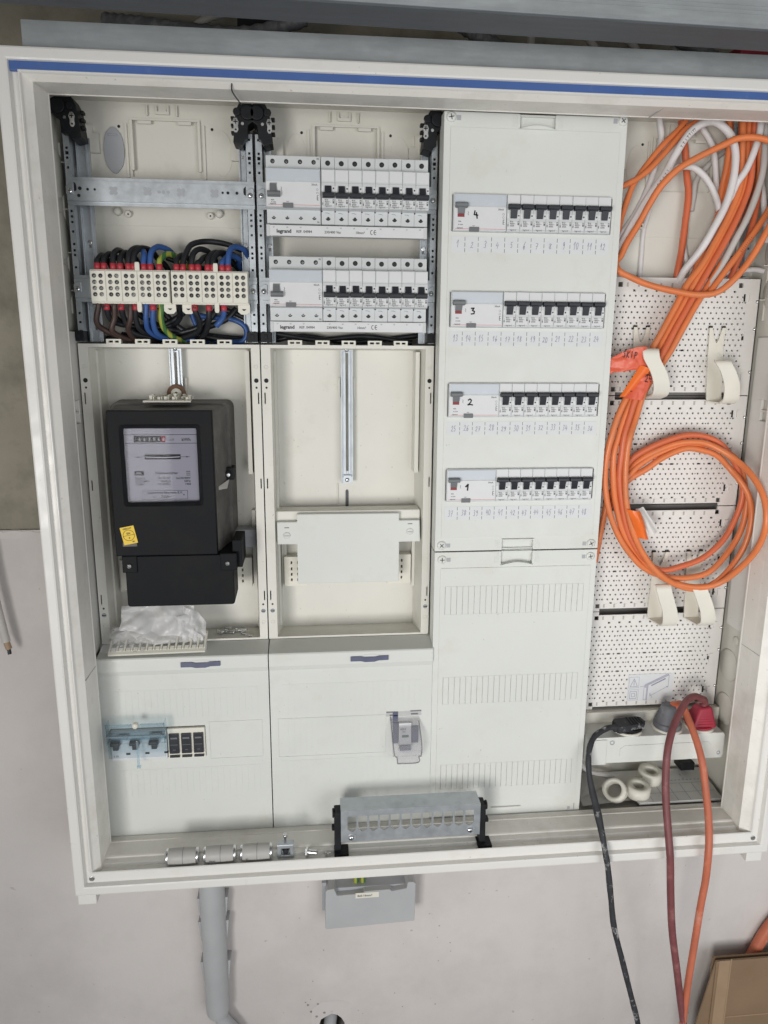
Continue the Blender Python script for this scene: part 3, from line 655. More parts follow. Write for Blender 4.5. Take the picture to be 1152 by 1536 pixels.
def hand(mb, t, x, z, y, w, h, wd, m=0, sh=.25, jit=.06):
    for ch in t:
        for st in DG[ch]:
            pts = [(x+(a+sh*b+random.uniform(-jit,jit))*w, z+(b+random.uniform(-jit,jit))*h) for a,b in st]
            mb.stroke(pts, wd, y, m)
        x += w*1.12
NUM = 1
for k, (za, zb) in enumerate([(874.2,894.4),(749.4,769),(624.4,642.8),(498.6,518.4)]):
    mb = MB().box(512.6,734.2,-1.75,-1.35,za,zb)
    st = part('number_strip', mb, PAPER, U, label='paper strip with handwritten numbers %d to %d' % (NUM, NUM+11))
    mb = MB(); pt = 18.45
    for i in range(1,12):
        x = 512.6+i*pt+.2
        for a, b in ((.02,.24),(.36,.6),(.74,.97)): mb.stroke([(x,za+(zb-za)*a),(x,za+(zb-za)*b)], .65, -1.85, 1)
    for i in range(12):
        t = str(NUM); wc = 3.4 if len(t) == 2 else 3.8
        hand(mb, t, 512.6+i*pt+pt/2-len(t)*wc*.6+random.uniform(-1,1), za+(zb-za)*.3+random.uniform(-.8,.8), -1.88, wc, (zb-za)*random.uniform(.36,.46), .62, 0)
        NUM += 1
    part('handwriting', mb, [INKB, INKG], st)
# ------------------------------------------------------------------ circuit breakers
def cb_prof(zc, dy):
    return [(a+dy,zc+b) for a,b in [(40,-42),(2,-42),(1.2,-41.2),(.6,-25),(-11,-23.6),(-12,-22.6),(-12,7.4),(-11.4,7.9),(-11.4,23.4),(-10.6,24.2),(.8,25),(1.4,41.2),(2,42),(40,42)]]
def term_screw(mb, x, y, z, r=3.3):
    mb.cyl((x,y,z),r,-.15,1,14,1); mb.cyl((x+.2,y-.16,z-.3),r-1.45,-.25,1,10,2)
    a = random.uniform(0,3.1); ca, sa = math.cos(a), math.sin(a)
    for q in (0,1):
        dx, dz = (ca,sa) if q == 0 else (-sa,ca)
        mb.stroke([(x-dx*1.5,z-dz*1.5),(x+dx*1.5,z+dz*1.5)], .55, y-.46, 1)
    return mb
def mcb_proto(loc, zc, dy, on, full):
    """body 17.6 wide from loc.x"""
    x = loc[0]; T = root('circuit_breaker', '', 'circuit breaker', loc)
    mb = MB(); mb.prism(cb_prof(zc,dy), 0, x+.12, x+17.68); part('body', mb, MCBG, T, bevel=.45)
    mb = MB(); mb.box(x+1,x+16.8,-12.25+dy,-11.9+dy,zc-22,zc-10.5)
    if on: mb.box(x+.6,x+17.2,-11.75+dy,-11.35+dy,zc+9.5,zc+23.2)
    else: mb.box(x+.9,x+16.9,-11.75+dy,-11.35+dy,zc+9.8,zc+23)
    part('label_face', mb, MCBL, T)
    # rocker: wide bar plus stem
    zb, zs = (zc+4.5, zc-6.5) if on else (zc-11.8, zc-6)
    mb = MB()
    mb.prism([(-12+dy,zb),(-17+dy,zb+.6),(-19.5+dy,zb+2),(-19.5+dy,zb+5.2),(-17+dy,zb+6.9),(-12+dy,zb+7.2)], 0, x+1.1, x+16.7)
    if on: mb.prism([(-12+dy,zs),(-13+dy,zs),(-16.5+dy,zb+1),(-12+dy,zb+1)], 0, x+4.6, x+13.2)
    else: mb.prism([(-12+dy,zb+6),(-16.5+dy,zb+6),(-12.8+dy,zc+4),(-12+dy,zc+4)], 0, x+4.4, x+13)
    part('lever', mb, LEVER, T, bevel=.8)
    mb = MB()
    zt = zs if on else zc-3
    mb.box(x+14,x+17.6,-12.7+dy,-12.3+dy,zt+.2,zt+6.5); mb.box(x,x+3.2,-12.7+dy,-12.3+dy,zt+.2,zt+6.5); mb.cyl((x+17.2 if False else x+15.8,-12.7+dy,zt+3.6),1.1,-.15,1,8,1)
    part('guide_tab', mb, [MCBL,INK], T)
    mb = MB(); y = -12.32+dy; zt = zc-12.6 if not on else zc-9.6
    for k, t in enumerate(('B16','400V~','6000')): mb.text(t, x+4.2, zt-1.9-k*2.6, y, 2.9, 0)
    mb.text('1', x+1.6, zt-3.5, y, 2.4); mb.box(x+14.6,x+16.6,y,y+.02,zt-5.2,zt-.4); mb.box(x+15,x+16.2,y-.02,y,zt-2.6,zt-1.2,1)
    mb.box(x+1.2,x+2.4,y,y+.02,zt-7.2,zt-4.2); mb.box(x+1.2,x+4.4,y,y+.02,zc-21.2,zc-20.9); mb.box(x+13.4,x+16.6,y,y+.02,zc-21.2,zc-20.9); mb.text('legrand', x+4.4, zc-21.8, y, 2.9)
    part('print', mb, [INKG, MCBL], T)
    if full:
        for dz in (34,-34):
            mb = MB(); term_screw(mb, x+8.9, 1.1+dy, zc+dz-(0 if dz > 0 else 0)); part('terminal_screw', mb, [MCBG,DARKHOLE,SCREWB], T)
        mb = MB(); mb.cyl((x+.6,.8+dy,zc-25.6),1.1,-.3,1,8); mb.stroke([(x+5,zc-27.6),(x+8,zc-27.6),(x+10.5,zc-28.6)], .35, .5+dy); part('pin_mark', mb, DARKHOLE, T)
    return T
def rcd(loc, zc, dy, on, full, label, digit=None, wd=71.0):
    x = loc[0]; T = root('residual_current_switch', label, 'circuit breaker', loc, 'wide grey lever residual current switches')
    mb = MB(); mb.prism(cb_prof(zc,dy), 0, x+.15, x+wd-.15); part('body', mb, MCBG, T, bevel=.45)
    mb = MB(); mb.box(x+1.2,x+wd-1.2,-12.7+dy,-11.3+dy,zc+8.6,zc+23); part('blue_window', mb, WINB, T, bevel=.4)
    mb = MB(); mb.box(x+1.2,x+wd-1.2,-12.3+dy,-11.9+dy,zc-21.8,zc+7.4); part('label_face', mb, MCBL, T)
    mb = MB()
    zb, zs = (zc+5, zc-6) if on else (zc-11.8, zc-5)
    mb.prism([(-12+dy,zb),(-17.5+dy,zb+.6),(-20+dy,zb+2),(-20+dy,zb+5.2),(-17.5+dy,zb+7),(-12+dy,zb+7.4)], 0, x+2, x+18.6)
    if on: mb.prism([(-12+dy,zs+4),(-14+dy,zs+4),(-17+dy,zb+1),(-12+dy,zb+1)], 0, x+5.6, x+14.8)
    else: mb.prism([(-12+dy,zb+6),(-17+dy,zb+6),(-13+dy,zc+5),(-12+dy,zc+5)], 0, x+5.2, x+14)
    part('lever', mb, GLEVER, T, bevel=.9)
    mb = MB(); mb.box(x+5.6,x+14.8,-12.8+dy,-12.2+dy,zs if on else zc+4,(zs+4) if on else zc+6); part('flag', mb, FLAGR if on else GREYK, T)
    mb = MB(); mb.box(x+21.8,x+35,-14.4+dy,-12+dy,zc-24.6,zc-18.6); part('test_button', mb, BUTTON, T, bevel=.5)
    mb = MB(); y = -12.36+dy
    mb.box(x+2.6,x+21.5,y,y+.03,zc-21.0,zc-20.5,1); mb.box(x+35.2,x+wd-1.4,y,y+.03,zc-21.0,zc-20.5,1)
    mb.text('legrand', x+5.2, zc-20.6, y-.03, 2.6); mb.text('40A', x+6.4, zc-12.5 if on else zc-16, y, 2.6); mb.text('411504', x+6.4, zc-16.4 if on else zc-18.6, y, 2.2)
    mb.text('TEST', x+26, zc-17.6, y, 1.8); mb.text('30mA', x+wd-12, zc+3.4, y, 3.2)
    for k in range(2): mb.lathe([(1.1,0),(1.4,-.05)], (x+wd-4.4,y,zc-1.5-k*4.2), 1, 10)
    mb.box(x+wd-5,x+wd-4.2,y,y+.03,zc-14.5,zc-8.4); mb.box(x+wd-5,x+wd-2.6,y,y+.03,zc-9,zc-8.4); mb.box(x+wd-5,x+wd-2.6,y,y+.03,zc-12,zc-11.4); mb.box(x+wd-5,x+wd-2.6,y,y+.03,zc-14.5,zc-13.9)
    mb.stroke([(x+19.5,zc+1),(x+20.8,zc-.5),(x+19.6,zc-2),(x+20.8,zc-3.6)], .5, y)
    part('print', mb, [INKG, RED], T)
    if full:
        for dz in (34.5,-34):
            for i in range(4):
                mb = MB(); term_screw(mb, x+9+i*17.8, 1.1+dy, zc+dz, 2.9); part('terminal_screw', mb, [MCBG,DARKHOLE,CHROME], T)
        mb = MB(); mb.text('N', x+wd-4.6, zc+37.6, .9+dy, 3.4); mb.text('N', x+wd-4.6, zc-40.6, .9+dy, 3.4); part('neutral_mark', mb, INKG, T)
    if digit:
        mb = MB(); y = -12.5+dy; d = x+27.5
        st = {'1':[[(.1,.6),(.6,1),(.5,0)],[(.1,.6),(.55,.95)]], '2':[[(.05,.8),(.4,1),(.75,.8),(.6,.45),(0,.02),(.5,.1),(1.05,.02)]], '3':[[(.1,.92),(.7,.95),(.35,.6),(.8,.45),(.7,.1),(.1,.05)]], '4':[[(.25,1),(.1,.45),(.9,.35)],[(.55,.75),(.75,-.1)]]}[digit]
        for s in st: mb.stroke([(d+a*6.4,zc-6.5+b*8.6) for a,b in s], 1.8 if digit != '1' else 2.2, y)
        part('marker_digit', mb, INK, T)
    return T
mcbs = {}
for key, (x0, zc, where) in enumerate([(336.9,948.2,'upper'),(337.4,823.0,'lower')]):
    rcd((265.0 if key == 0 else 266.1, 0, zc), zc, 0, False, True, 'wide grey lever residual current switch at the left of the %s uncovered breaker row' % where)
    for i in range(8):
        loc = (x0+i*17.8, 0, zc)
        if 'open' not in mcbs: t = mcbs['open'] = mcb_proto(loc, zc, 0, False, True)
        else: t = copytree(mcbs['open'], None, loc)
        t.rotation_euler = (0, random.uniform(-.004,.004), 0); t.location.z += random.uniform(-.0003,.0003)
        t['label'] = 'black lever circuit breaker, %s from the left in the %s uncovered row' % (ORD[i], where); t['group'] = 'breakers in the uncovered rows'
    # busbar cover strip with print
    z0, z1, a, b = (890.6,904.2,264.6,478.4) if key == 0 else (766.8,780.0,266.4,479.4)
    B = root('busbar_strip', 'long grey strip with printed lettering under the %s uncovered breaker row' % where, 'busbar', (372,0,z0), 'busbar strips under the breakers')
    mb = MB(); mb.box(a,b,-.6,12,z0,z1); part('strip_body', mb, MCBL, B, bevel=.6)
    mb = MB(); mb.box(a-.6,a+4,-1.2,14,z0-.6,z1+.4); mb.box(b-4,b+.6,-1.2,14,z0-.6,z1+.4); part('end_piece', mb, MCBG, B, bevel=.6)
    mb = MB(); y = -.72
    for dx in (0,.25): mb.text('legrand', a+12.5+dx, z0+3.8, y-dx*.1, 6.6, 1)
    mb.text('REF. 04984', a+38.5, z0+4.2, y, 4.6); mb.text('230/400 Vac', a+76, z0+4.2, y, 4.4); mb.text('10mm²', a+117.5, z0+4.2, y, 4.4)
    for k in (0,1):
        cx = a+139.6+k*4.6; mb.stroke([(cx+1.9*math.cos(t),z0+6.4+2.7*math.sin(t)) for t in [math.pi*(.4+i*.15) for i in range(9)]], .75, y, 1)
    mb.stroke([(a+142.6,z0+6.4),(a+145.2,z0+6.4)], .7, y, 1)
    for i, t in enumerate(('L1','L2','L3')): mb.text(t, a+8.2+i*17.6, z1-3.4, y, 2.2)
    for i in range(8): mb.text('L%d' % (i%3+1), a+79+i*17.8, z1-3.4, y, 2.2)
    part('lettering', mb, [INKG, INK], B)
TIER = ['topmost','second highest','second lowest','lowest']
for r, (za, zb) in enumerate(ROWS):
    zc = (za+zb)/2; n = '4321'[r]; x0 = 586.8 if r < 2 else 586.2
    rcd((513.4,0,zc), zc, 4, True, False, 'residual current switch hand marked %s, in the %s covered row' % (n, TIER[r]), n, 72.8)
    for i in range(8):
        loc = (x0+i*18.12, 0, zc)
        if 'slot' not in mcbs: t = mcbs['slot'] = mcb_proto(loc, zc, 4, True, False)
        else: t = copytree(mcbs['slot'], None, loc)
        t.scale = (1.018,1,1); t.rotation_euler = (random.uniform(-.012,.012), random.uniform(-.005,.005), 0); t.location.y += random.uniform(-.0005,.0005)
        t['label'] = 'black lever circuit breaker, %s from the left in the %s covered row' % (ORD[i], TIER[r]); t['group'] = 'breakers in the covered rows'
# ------------------------------------------------------------------ terminal blocks and their wires
def tblock(x0, x1, label, flange):
    T = root('terminal_block', label, 'terminal block', ((x0+x1)/2,20,803), 'cream terminal blocks')
    mb = MB(); mb.box(x0,x1,14,34,803.4,844.4); mb.box(x0-.6,x1+.6,18,34,801.8,804); mb.box(x0-.6,x1+.6,18,34,843.8,846); part('body', mb, TERM, T, bevel=.8)
    p = (x1-x0)/5
    for i in range(5):
        a = x0+i*p
        mb = MB(); mb.gplate(a+.5,a+p-.5,804.4,843.6,12.6,14.2); m = part('module', mb, TERM, T, bevel=.6)
        for c in range(2):
            for z in (837.3,829.2,821.3,813.4):
                x = a+p*.29+c*8.4
                mb = MB(); mb.lathe([(3.5,12.5),(2.9,11.9),(2.8,12.4)], (x,0,z), 1, 14, 0); mb.cyl((x,12.45,z),2.9,-.1,1,14,1)
                t = random.uniform(0,3.1); q = random.choice((1.0,1.3,1.6,2.0)); mb.cyl((x+.3,12.3,z-.3),q,-.4,1,10,2)
                mb.stroke([(x-q*math.cos(t),z-q*math.sin(t)),(x+q*math.cos(t),z+q*math.sin(t))], .7, 11.85, 1)
                part('terminal_screw', mb, [TERM,DARKHOLE,SCREWD], m)
    mb = MB(); mb.prism([(flange-2.6,856),(flange+2.6,856),(flange+3.2,853),(flange+3.2,794),(flange+2,791),(flange-2,791),(flange-3.2,794),(flange-3.2,853)], 1, 15.5, 18.5); part('oval_tab', mb, HOOKP, T, bevel=1)
    for lx in (([x0+102] if x0 < 100 else [x0+21,x1-6])):
        mb = MB(); mb.prism([(lx-9,803),(lx+7,803),(lx+7,793),(lx+3,789.5),(lx-5,789.5),(lx-9,793)], 1, 22, 26); mb.prism([(lx-4,796.6),(lx+2,796.6),(lx,794.6),(lx-2,794.6)], 1, 21.6, 22,1); part('mounting_lug', mb, [TERM,DARKHOLE], T)
    return T
tblock(28.6,132.0,'left one of two cream terminal blocks with rows of screws and red tipped wires',90.3)
tblock(134.2,236.4,'right one of two cream terminal blocks with rows of screws and red tipped wires',193.4)
def wire(pts, m, label, ferr=None, r=3.9):
    pts = [(x,y,max(z,754.5 if y < 60 else 753.5)) for x,y,z in pts]
    mb = MB().tube(pts, r, 9)
    o = single('wire', mb, m, label, 'wire', 'wires of the terminal blocks')
    if ferr:
        x, y, za, zb = ferr
        mb = MB(); mb.lathe([(3.6,za),(4.3,za+.5),(4.3,zb-.5),(3.6,zb)], (x,y,0), 2, 12); part('ferrule', mb, FERR, o)
    return o
CN = {WBLACK:'black', WBLUE:'blue', WBROWN:'brown', YGREEN:'yellow and green'}
tops = [(37.4,WBLACK,(45,46),866),(46,WBLACK,(58,52),868),(58,WBLACK,(68,50),873),(67.2,WBLACK,(80,56),870),(77.9,WBLACK,(92,52),876),(84.7,WBLACK,(112,60),876),(97.9,WBLUE,(93,50),872),(106.7,WBLUE,(140,60),878),(118.5,YGREEN,(148,60),869),
        (141.2,WBLACK,(155,52),868),(149.6,WBLACK,(232,66),887),(161.5,WBLACK,(180,50),876),(169.8,WBLACK,(184,52),866),(182.6,WBLACK,(198,54),872),(189.4,WBLACK,(214,60),872),(201.7,WBLUE,(220,62),868),(209.9,WBLUE,(238,66),880)]
random.seed(3)
for i, (x, m, (xe, ye), zt) in enumerate(tops):
    blk = 'left' if i < 9 else 'right'; k = i if i < 9 else i-9
    lab = '%s wire atop the %s terminal block, %s ferrule from the left' % (CN[m], blk, ORD[k])
    if zt > 885: pts = [(x,22,844),(x,22,856),(x+5,27,871),(x+12,35,882),(x+28,50,888),(x+52,60,887),(x+72,68,881),(240,76,874)]
    elif xe-x > 14: pts = [(x,22,844),(x,22,856),(x+2,25,zt-8),(x+9,36,zt),(x+20,50,zt-2),((x+xe)/2+10,62,zt-9),(xe+8,72,zt-22),(xe+14,78,zt-50)]
    else: pts = [(x,22,844),(x,22,856),(x+1,26,zt-6),((x+xe)/2,38,zt),(xe,ye+6,zt-6),(xe+4,70,zt-26),(xe+6,76,zt-50)]
    wire(pts, m, lab, (x,22,846,854.5))
bots = [(WBROWN,[(35,22,803),(35,22,798),(30,26,778),(37,34,768),(59,45,758),(76,58,750),(100,70,735)],0,'brown wire leaving the left end of the left terminal block downwards'),
 (WBLACK,[(46,22,803),(46,22,795),(48,30,782),(61,42,775),(98,55,772),(125,60,776),(138,50,786),(140.5,32,795),(141,22,803)],1,'black wire looping below from the left terminal block across to the right terminal block'),
 (WBROWN,[(56,22,803),(56,22,797),(54,26,783),(49,30,766),(64,46,756),(80,58,750),(105,72,738)],0,'brown wire hanging from the left terminal block, second brown from the left'),
 (WBLACK,[(65,22,803),(65,22,795),(67,30,780),(75,40,764),(99,55,758),(132,62,757),(160,72,745)],1,'black wire with red ferrule under the left terminal block, left of the third brown wire'),
 (WBROWN,[(77,22,803),(77,24,797),(75,26,782),(70,33,768),(75,48,756),(90,66,744)],0,'brown wire hanging from the left terminal block, third brown from the left'),
 (WBLACK,[(84,22,803),(84,22,796),(82,28,781),(86,36,768),(102,52,760),(125,62,755),(150,76,742)],1,'black wire with red ferrule under the left terminal block, left of the blue pair'),
 (WBLUE,[(98,22,803),(98,22,797),(96,26,780),(97,36,767),(110,50,758),(134,62,752),(150,72,742)],0,'left blue wire of the pair hanging from the left terminal block'),
 (WBLUE,[(107,22,803),(107,22,795),(105,27,778),(108,37,763),(123,52,756),(152,62,755),(172,76,742)],1,'right blue wire of the pair hanging from the left terminal block, with red ferrule'),
 (YGREEN,[(118,22,803),(118,24,797),(116,27,783),(119,36,768),(131,50,757),(145,62,750),(155,74,738)],0,'yellow and green earth wire hanging from the right end of the left terminal block'),
 (WBLACK,[(162.7,22,803),(163,22,794),(167,30,779),(162,42,766),(136,58,757),(110,72,745)],1,'black wire with red ferrule under the right terminal block, left one of two bending left'),
 (WBLACK,[(182,22,803),(182,22,794),(180,28,779),(173,42,765),(160,58,753),(140,74,740)],1,'black wire with red ferrule under the right terminal block, right one of two bending left'),
 (WBLUE,[(202,22,803),(202,22,797),(201,21,787),(196,19,779),(191,21,774)],1,'short cut blue wire stub with red ferrule under the right terminal block')]
for m, pts, fer, lab in bots: wire(pts, m, lab, (pts[0][0],22,793.5,801.5) if fer else None)
for k, pts in enumerate([[(40,50,800),(52,52,782),(80,60,768),(118,64,762),(160,72,756)],[(70,58,800),(88,60,784),(120,62,770),(170,68,762),(230,76,756)],[(150,60,800),(130,58,784),(100,60,770),(60,66,760),(30,74,756)],
        [(190,56,800),(178,54,784),(160,58,772),(130,64,764),(90,72,757)],[(215,64,800),(200,62,784),(170,64,772),(140,70,762)],[(52,70,762),(90,66,757),(140,68,757),(200,72,758),(236,78,757)]]):
    wire(pts, WBLACK, 'black wire in the tangle under the terminal blocks, %s from the front' % ORD[k], None, 4.2)
for m, pts, lab in [(WBLUE,[(148,56,800),(160,60,790),(178,62,787),(206,62,785),(224,60,777),(229,60,765),(222,62,752),(200,68,742)],'thick blue wire sweeping behind the right terminal block to the corner'),
 (WBLACK,[(108,60,800),(118,62,788),(133,64,773),(152,64,764),(190,66,757),(225,70,748)],'black wire crossing diagonally behind both terminal blocks near the bottom'),
 (WBLACK,[(190,66,800),(215,68,792),(242,74,778)],'black wire running behind the right end of the right terminal block'),
 (WBLACK,[(120,70,868),(150,72,858),(190,74,852)],'black wire lying behind the gap above the two terminal blocks'),
 (WBLUE,[(150,66,800),(155,70,780),(165,72,762),(185,74,750)],'blue wire dropping steeply behind the right terminal block'),
 (WBLACK,[(205,74,878),(222,74,868),(243,78,852)],'black wire at the far right above the right terminal block, upper one'),
 (WBLACK,[(210,78,862),(226,78,855),(243,80,842)],'black wire at the far right above the right terminal block, lower one'),
 (WBLACK,[(270,66,765),(330,70,757),(400,74,762),(470,70,752)],'black wire in the shadow under the lower uncovered breaker row, front one'),
 (WBLACK,[(262,78,755),(310,74,762),(380,78,754),(480,80,764)],'black wire in the shadow under the lower uncovered breaker row, rear one')]:
    wire(pts, m, lab)
# ------------------------------------------------------------------ electricity meter
E_ = root('electricity_meter', 'black electricity meter with grey dial window and yellow sticker', 'electricity meter', (118,60,385))
def loft(mb, A, B, m=0):
    n = len(A); return mb.add(A+B, [tuple(range(n)), tuple(range(2*n-1,n-1,-1))]+[(i,(i+1)%n,(i+1)%n+n,i+n) for i in range(n)], m)
def rr(x0, x1, z0, z1, y, r, n=4):
    o = []
    for cx, cz, a0 in ((x1-r,z1-r,0),(x0+r,z1-r,90),(x0+r,z0+r,180),(x1-r,z0+r,270)):
        for i in range(n+1): t = math.radians(a0+90*i/n); o.append((cx+r*math.cos(t),y,cz+r*math.sin(t)))
    return o
mb = MB(); loft(mb, rr(34,201,440,667,44,9), rr(31,204,436,669,90,10)); part('base_case', mb, METERD, E_, bevel=1)
mb = MB(); loft(mb, rr(48.3,184.2,461.5,661.3,-16.5,3), rr(40,197,448,664,44,4)); part('housing', mb, METERD, E_, bevel=1)
# raised front frame with window opening
mb = MB(); mb.gplate(47,185.5,460.5,662,-27,-15,[(64.5,166.8,533,641)]); part('front_frame', mb, METER, E_, bevel=1.6, seg=3)
mb = MB(); A = rr(63.5,167.8,532,642,-28.4,4); B = rr(67.5,163.6,536.5,637.6,-24,2)
n = len(A); mb.add(A+B, [(i,(i+1)%n,(i+1)%n+n,i+n) for i in range(n)]); A2 = rr(62,169.4,530.5,643.4,-27,5); mb.add(A2+A, [(i,(i+1)%n,(i+1)%n+n,i+n) for i in range(n)]); part('window_rim', mb, BLACK, E_)
mb = MB(); mb.box(65,166,-18.2,-17.8,533,641); d = part('dial_plate', mb, DIAL, E_)
mb = MB(); y = -18.35
for z in (628.2,616.4): mb.box(66,163,y,y+.1,z,z+.7)
mb.box(79,121,y-.1,y,618.2,627); mb.box(115.5,121,y-.15,y-.1,618.6,626.6,2)
mb.box(92,140,y,y+.1,594.6,601.6)
for s, a, b in ((1,79,91.6),(-1,152.4,140.4)): mb.stroke([(a,598),(b,598)], .5, y); mb.prism([(a,598),(a+s*5,598.9),(a+s*5,597.1)], 1, y, y+.1)
mb.text('↑' if False else 'I', 115.6, 602.5, y, 3)
mb.box(77,89.4,y,y+.1,572.6,578.6); mb.text('Drehstromzähler', 104.5, 574.2, y, 4.4, 0); mb.box(146.5,152,y,y+.1,577.4,578.2); mb.box(146.5,152,y,y+.1,574.8,575.6); mb.box(146.5,152,y,y+.1,572.2,573)
for k, (a, b, c) in enumerate((('Klasse 2','Nr.  A  W','3x230/400V'),('3x220/380V','10(40)A','50Hz'),('10-60A','75 U/kWh','1968'))):
    mb.text(a, 77, 567.2-k*4.2, y, 4.0, 0); mb.text(b, 116+(k%2)*2, 567.2-k*4.2, y, 4.0, 0, 'C'); mb.text(c, 152, 567.2-k*4.2, y, 4.0, 0, 'R')
mb.gplate(85.6,147,538.6,551.4,y,y+.1,[(86.1,146.5,539.1,550.9)]); mb.text('Stadtwerke München E.V.', 116.4, 546.8, y, 4.6, 0, 'C'); mb.text('N', 99.5, 540.6, y, 5.4, 3); mb.text('74281', 110.5, 540.6, y, 5.4, 3)
for x in (90.6,141.8): mb.cyl((x,y+.05,545),.9,-.1,1,8)
mb.text('kWh', 142.5, 619.8, y, 6, 0); mb.text('x10', 126.4, 620.4, y, 4, 3)
part('dial_print', mb, [INK,DIAL,PLUGR,INKG], d)
mb = MB()
for i, t in enumerate('663968'): mb.text(t, 85.2+i*6.35, 620.0, y-.25, 6.6, 0, bold=0)
part('register_digits', mb, PAPER, d)
mb = MB(); mb.text('AEG', 79.4, 574.3, y-.12, 3.4); mb.prism([(93,598.5),(116,597.6),(139,598.5),(139,597.5),(116,596.4),(93,597.5)], 1, y-.12, y-.05); part('rotor_disc', mb, PAPER, d)
mb = MB(); mb.box(65,167,-24.4,-23.8,533,641); part('glass', mb, GLASS, E_)
# terminal cover
mb = MB(); loft(mb, rr(57,206.5,385,459,-24,4), rr(56,206,386,460,34,4)); part('terminal_cover', mb, METER, E_, bevel=1.6, seg=3)
mb = MB(); mb.box(53.6,74,-26,40,436,460); mb.box(188.6,211.4,-26,40,436,461); mb.box(205,218.5,-17,40,438,478); part('cover_ear', mb, METER, E_, bevel=1.2)
for x, z in ((63.5,446),(198.5,447)):
    mb = MB().lathe([(.1,-29.5),(2.6,-29.3),(3.4,-28),(3.6,-26)], (x,0,z), 1, 14); mb.stroke([(x-2.4,z),(x+2.4,z+.6)], .8, -29.6, 1); part('seal_screw', mb, [CHROME,DARKHOLE], E_)
mb = MB(); mb.box(190,206,34,60,556,574); mb.cyl((197,34,565),5,-4,1,14); part('side_latch', mb, BLACK, E_, bevel=1.2)
mb = MB().cyl((198,31,564),2.8,-2,1,12); part('latch_screw', mb, CHROME, E_, bevel=.5)
mb = MB()
mb.add([(188,0,553),(199,36,557),(197,20,546),(186,-4,548)], [(0,1,2,3)]); part('paper_scrap', mb, GSHEATH, E_)
mb = MB(); z0 = 477; ang = math.radians(11)
n0 = len(mb.v); mb.box(56.5,75.5,-27.6,-27.2,478,503); y = -27.8
for r in (7.6,): mb.stroke([(66+r*math.cos(i*math.pi/12),490.5+r*math.sin(i*math.pi/12)) for i in range(25)], .55, y, 1)
mb.stroke([(58.6,490.5),(73.4,490.5)], .5, y, 1); mb.text('EN', 66, 492, y, 4, 1, 'C'); mb.text('8', 66, 485.6, y, 3.4, 1, 'C'); mb.text('GEEICHT', 66, 499.2, y, 3, 1, 'C'); mb.text('BIS', 70.2, 480, y, 2.6, 1, 'C')
ca, sa = math.cos(ang), math.sin(ang); mb.xf(n0, lambda v: (66+(v.x-66)*ca-(v.z-490)*sa, v.y, 490+(v.x-66)*sa+(v.z-490)*ca))
st = part('yellow_sticker', mb, [YELLOW,INK], E_)
mb = MB().box(57,76,-27.25,-27.05,474.5,480); part('old_sticker', mb, METERD, E_)
# strip of terminals lying on the meter and its washer
T = root('terminal_strip', 'small cream terminal strip lying on top of the black meter', 'terminal strip', (119,40,669))
mb = MB(); mb.prism([(86,18),(152,18),(146,66),(92,66)], 2, 669.4, 672); part('strip_base', mb, HOOKP, T, bevel=.5)
for i in range(6):
    for y in (28,42,55):
        if (i*3+y) % 5 == 0: continue
        mb = MB(); x = 94+i*10+random.uniform(-1.5,1.5); mb.box(x,x+4,y,y+4,672,676+random.uniform(0,5)); mb.box(x+5,x+6.5,y,y+8,672,677); part('peg', mb, TERM, T, bevel=.5)
mb = MB().lathe([(6,0),(13,0),(14,2),(13,4),(6,4),(5,2),(6,0)], (123,72,678), 1, 24); single('brown_washer', mb, mat('brown_rubber',(.20,.11,.07),.5), 'brown rubber washer hanging on the rail just above the meter', 'washer')
mb = MB().lathe([(2.5,0),(7,0),(7.6,1.5),(7,3),(2.5,3),(2,1.5),(2.5,0)], (124,66,679), 1, 20); single('pale_washer', mb, HOOKP, 'pale plastic washer in front of the brown washer above the meter', 'washer')
# things lying on the lower cover rim of the left bay
G = root('slotted_strip', 'beige comb shaped plastic strip lying on the rim below the black meter', 'plastic strip', (90,10,306))
def tilt(v): return (v.x+(v.z-305)*.06, -5+(v.z-305)*.85+v.y*.5, 305.5+(v.z-305)*.62-v.y*.8+(v.x-19)*.012)
mb = MB(); mb.box(19,158,-2,2,304,309); mb.box(19,158,-2,2,333,337); mb.xf(0, tilt); part('strip_base', mb, HOOKP, G)
for i in range(14):
    mb = MB(); x = 19+i*10.5; mb.box(x,x+2.6,-3,3,309,333); mb.xf(0, tilt); part('comb_tooth', mb, HOOKP, G)
    if i < 13:
        mb = MB(); mb.box(x+3.6,x+9.6,-2.5,1,309,314); mb.xf(0, tilt); part('comb_pad', mb, TERM, G)
from mathutils import noise
def crease(x, y, s, a): return a*(1-2*abs(noise.noise(Vector((x/s,y/s,s)))))+a*.45*(1-2*abs(noise.noise(Vector((x/s*2.3,y/s*2.3,7)))))
def fold(u, v, q): return 2.6*math.sin(u*9+v*4+q)+1.6*math.sin(u*21-v*7+q*2)
def bagfn(u, v):
    w = 1-.25*abs(2*u-1)**3
    return (20+u*(132-14*v)+4*math.sin(v*9), 4+v*14+fold(u,v,0)+crease(u*140,v*60,40,3.5), 316+v*24*w+u*v*16+crease(u*140+50,v*40,45,3)*v)
mb = MB(); mb.sheet(bagfn, 60, 22)
def bag2(u, v):
    return (32+u*104+12*v-8*v*v, 8+v*16+fold(u,v,2)+crease(u*110+20,v*50+9,36,4), 334+v*36-u*14*(1-v)-16*v*max(0,u-.75)+crease(u*110,v*40+30,40,3)*(1-v))
mb.sheet(bag2, 50, 20)
mb.sheet(lambda u, v: (124+u*34, 4+v*16+fold(u,v,4)+crease(u*30,v*50,20,3), 318+v*48-u*u*24), 16, 20)
single('plastic_bag', mb, BAGF, 'crumpled white plastic bag stuffed under the meter terminal cover', 'plastic bag')
mb = MB()
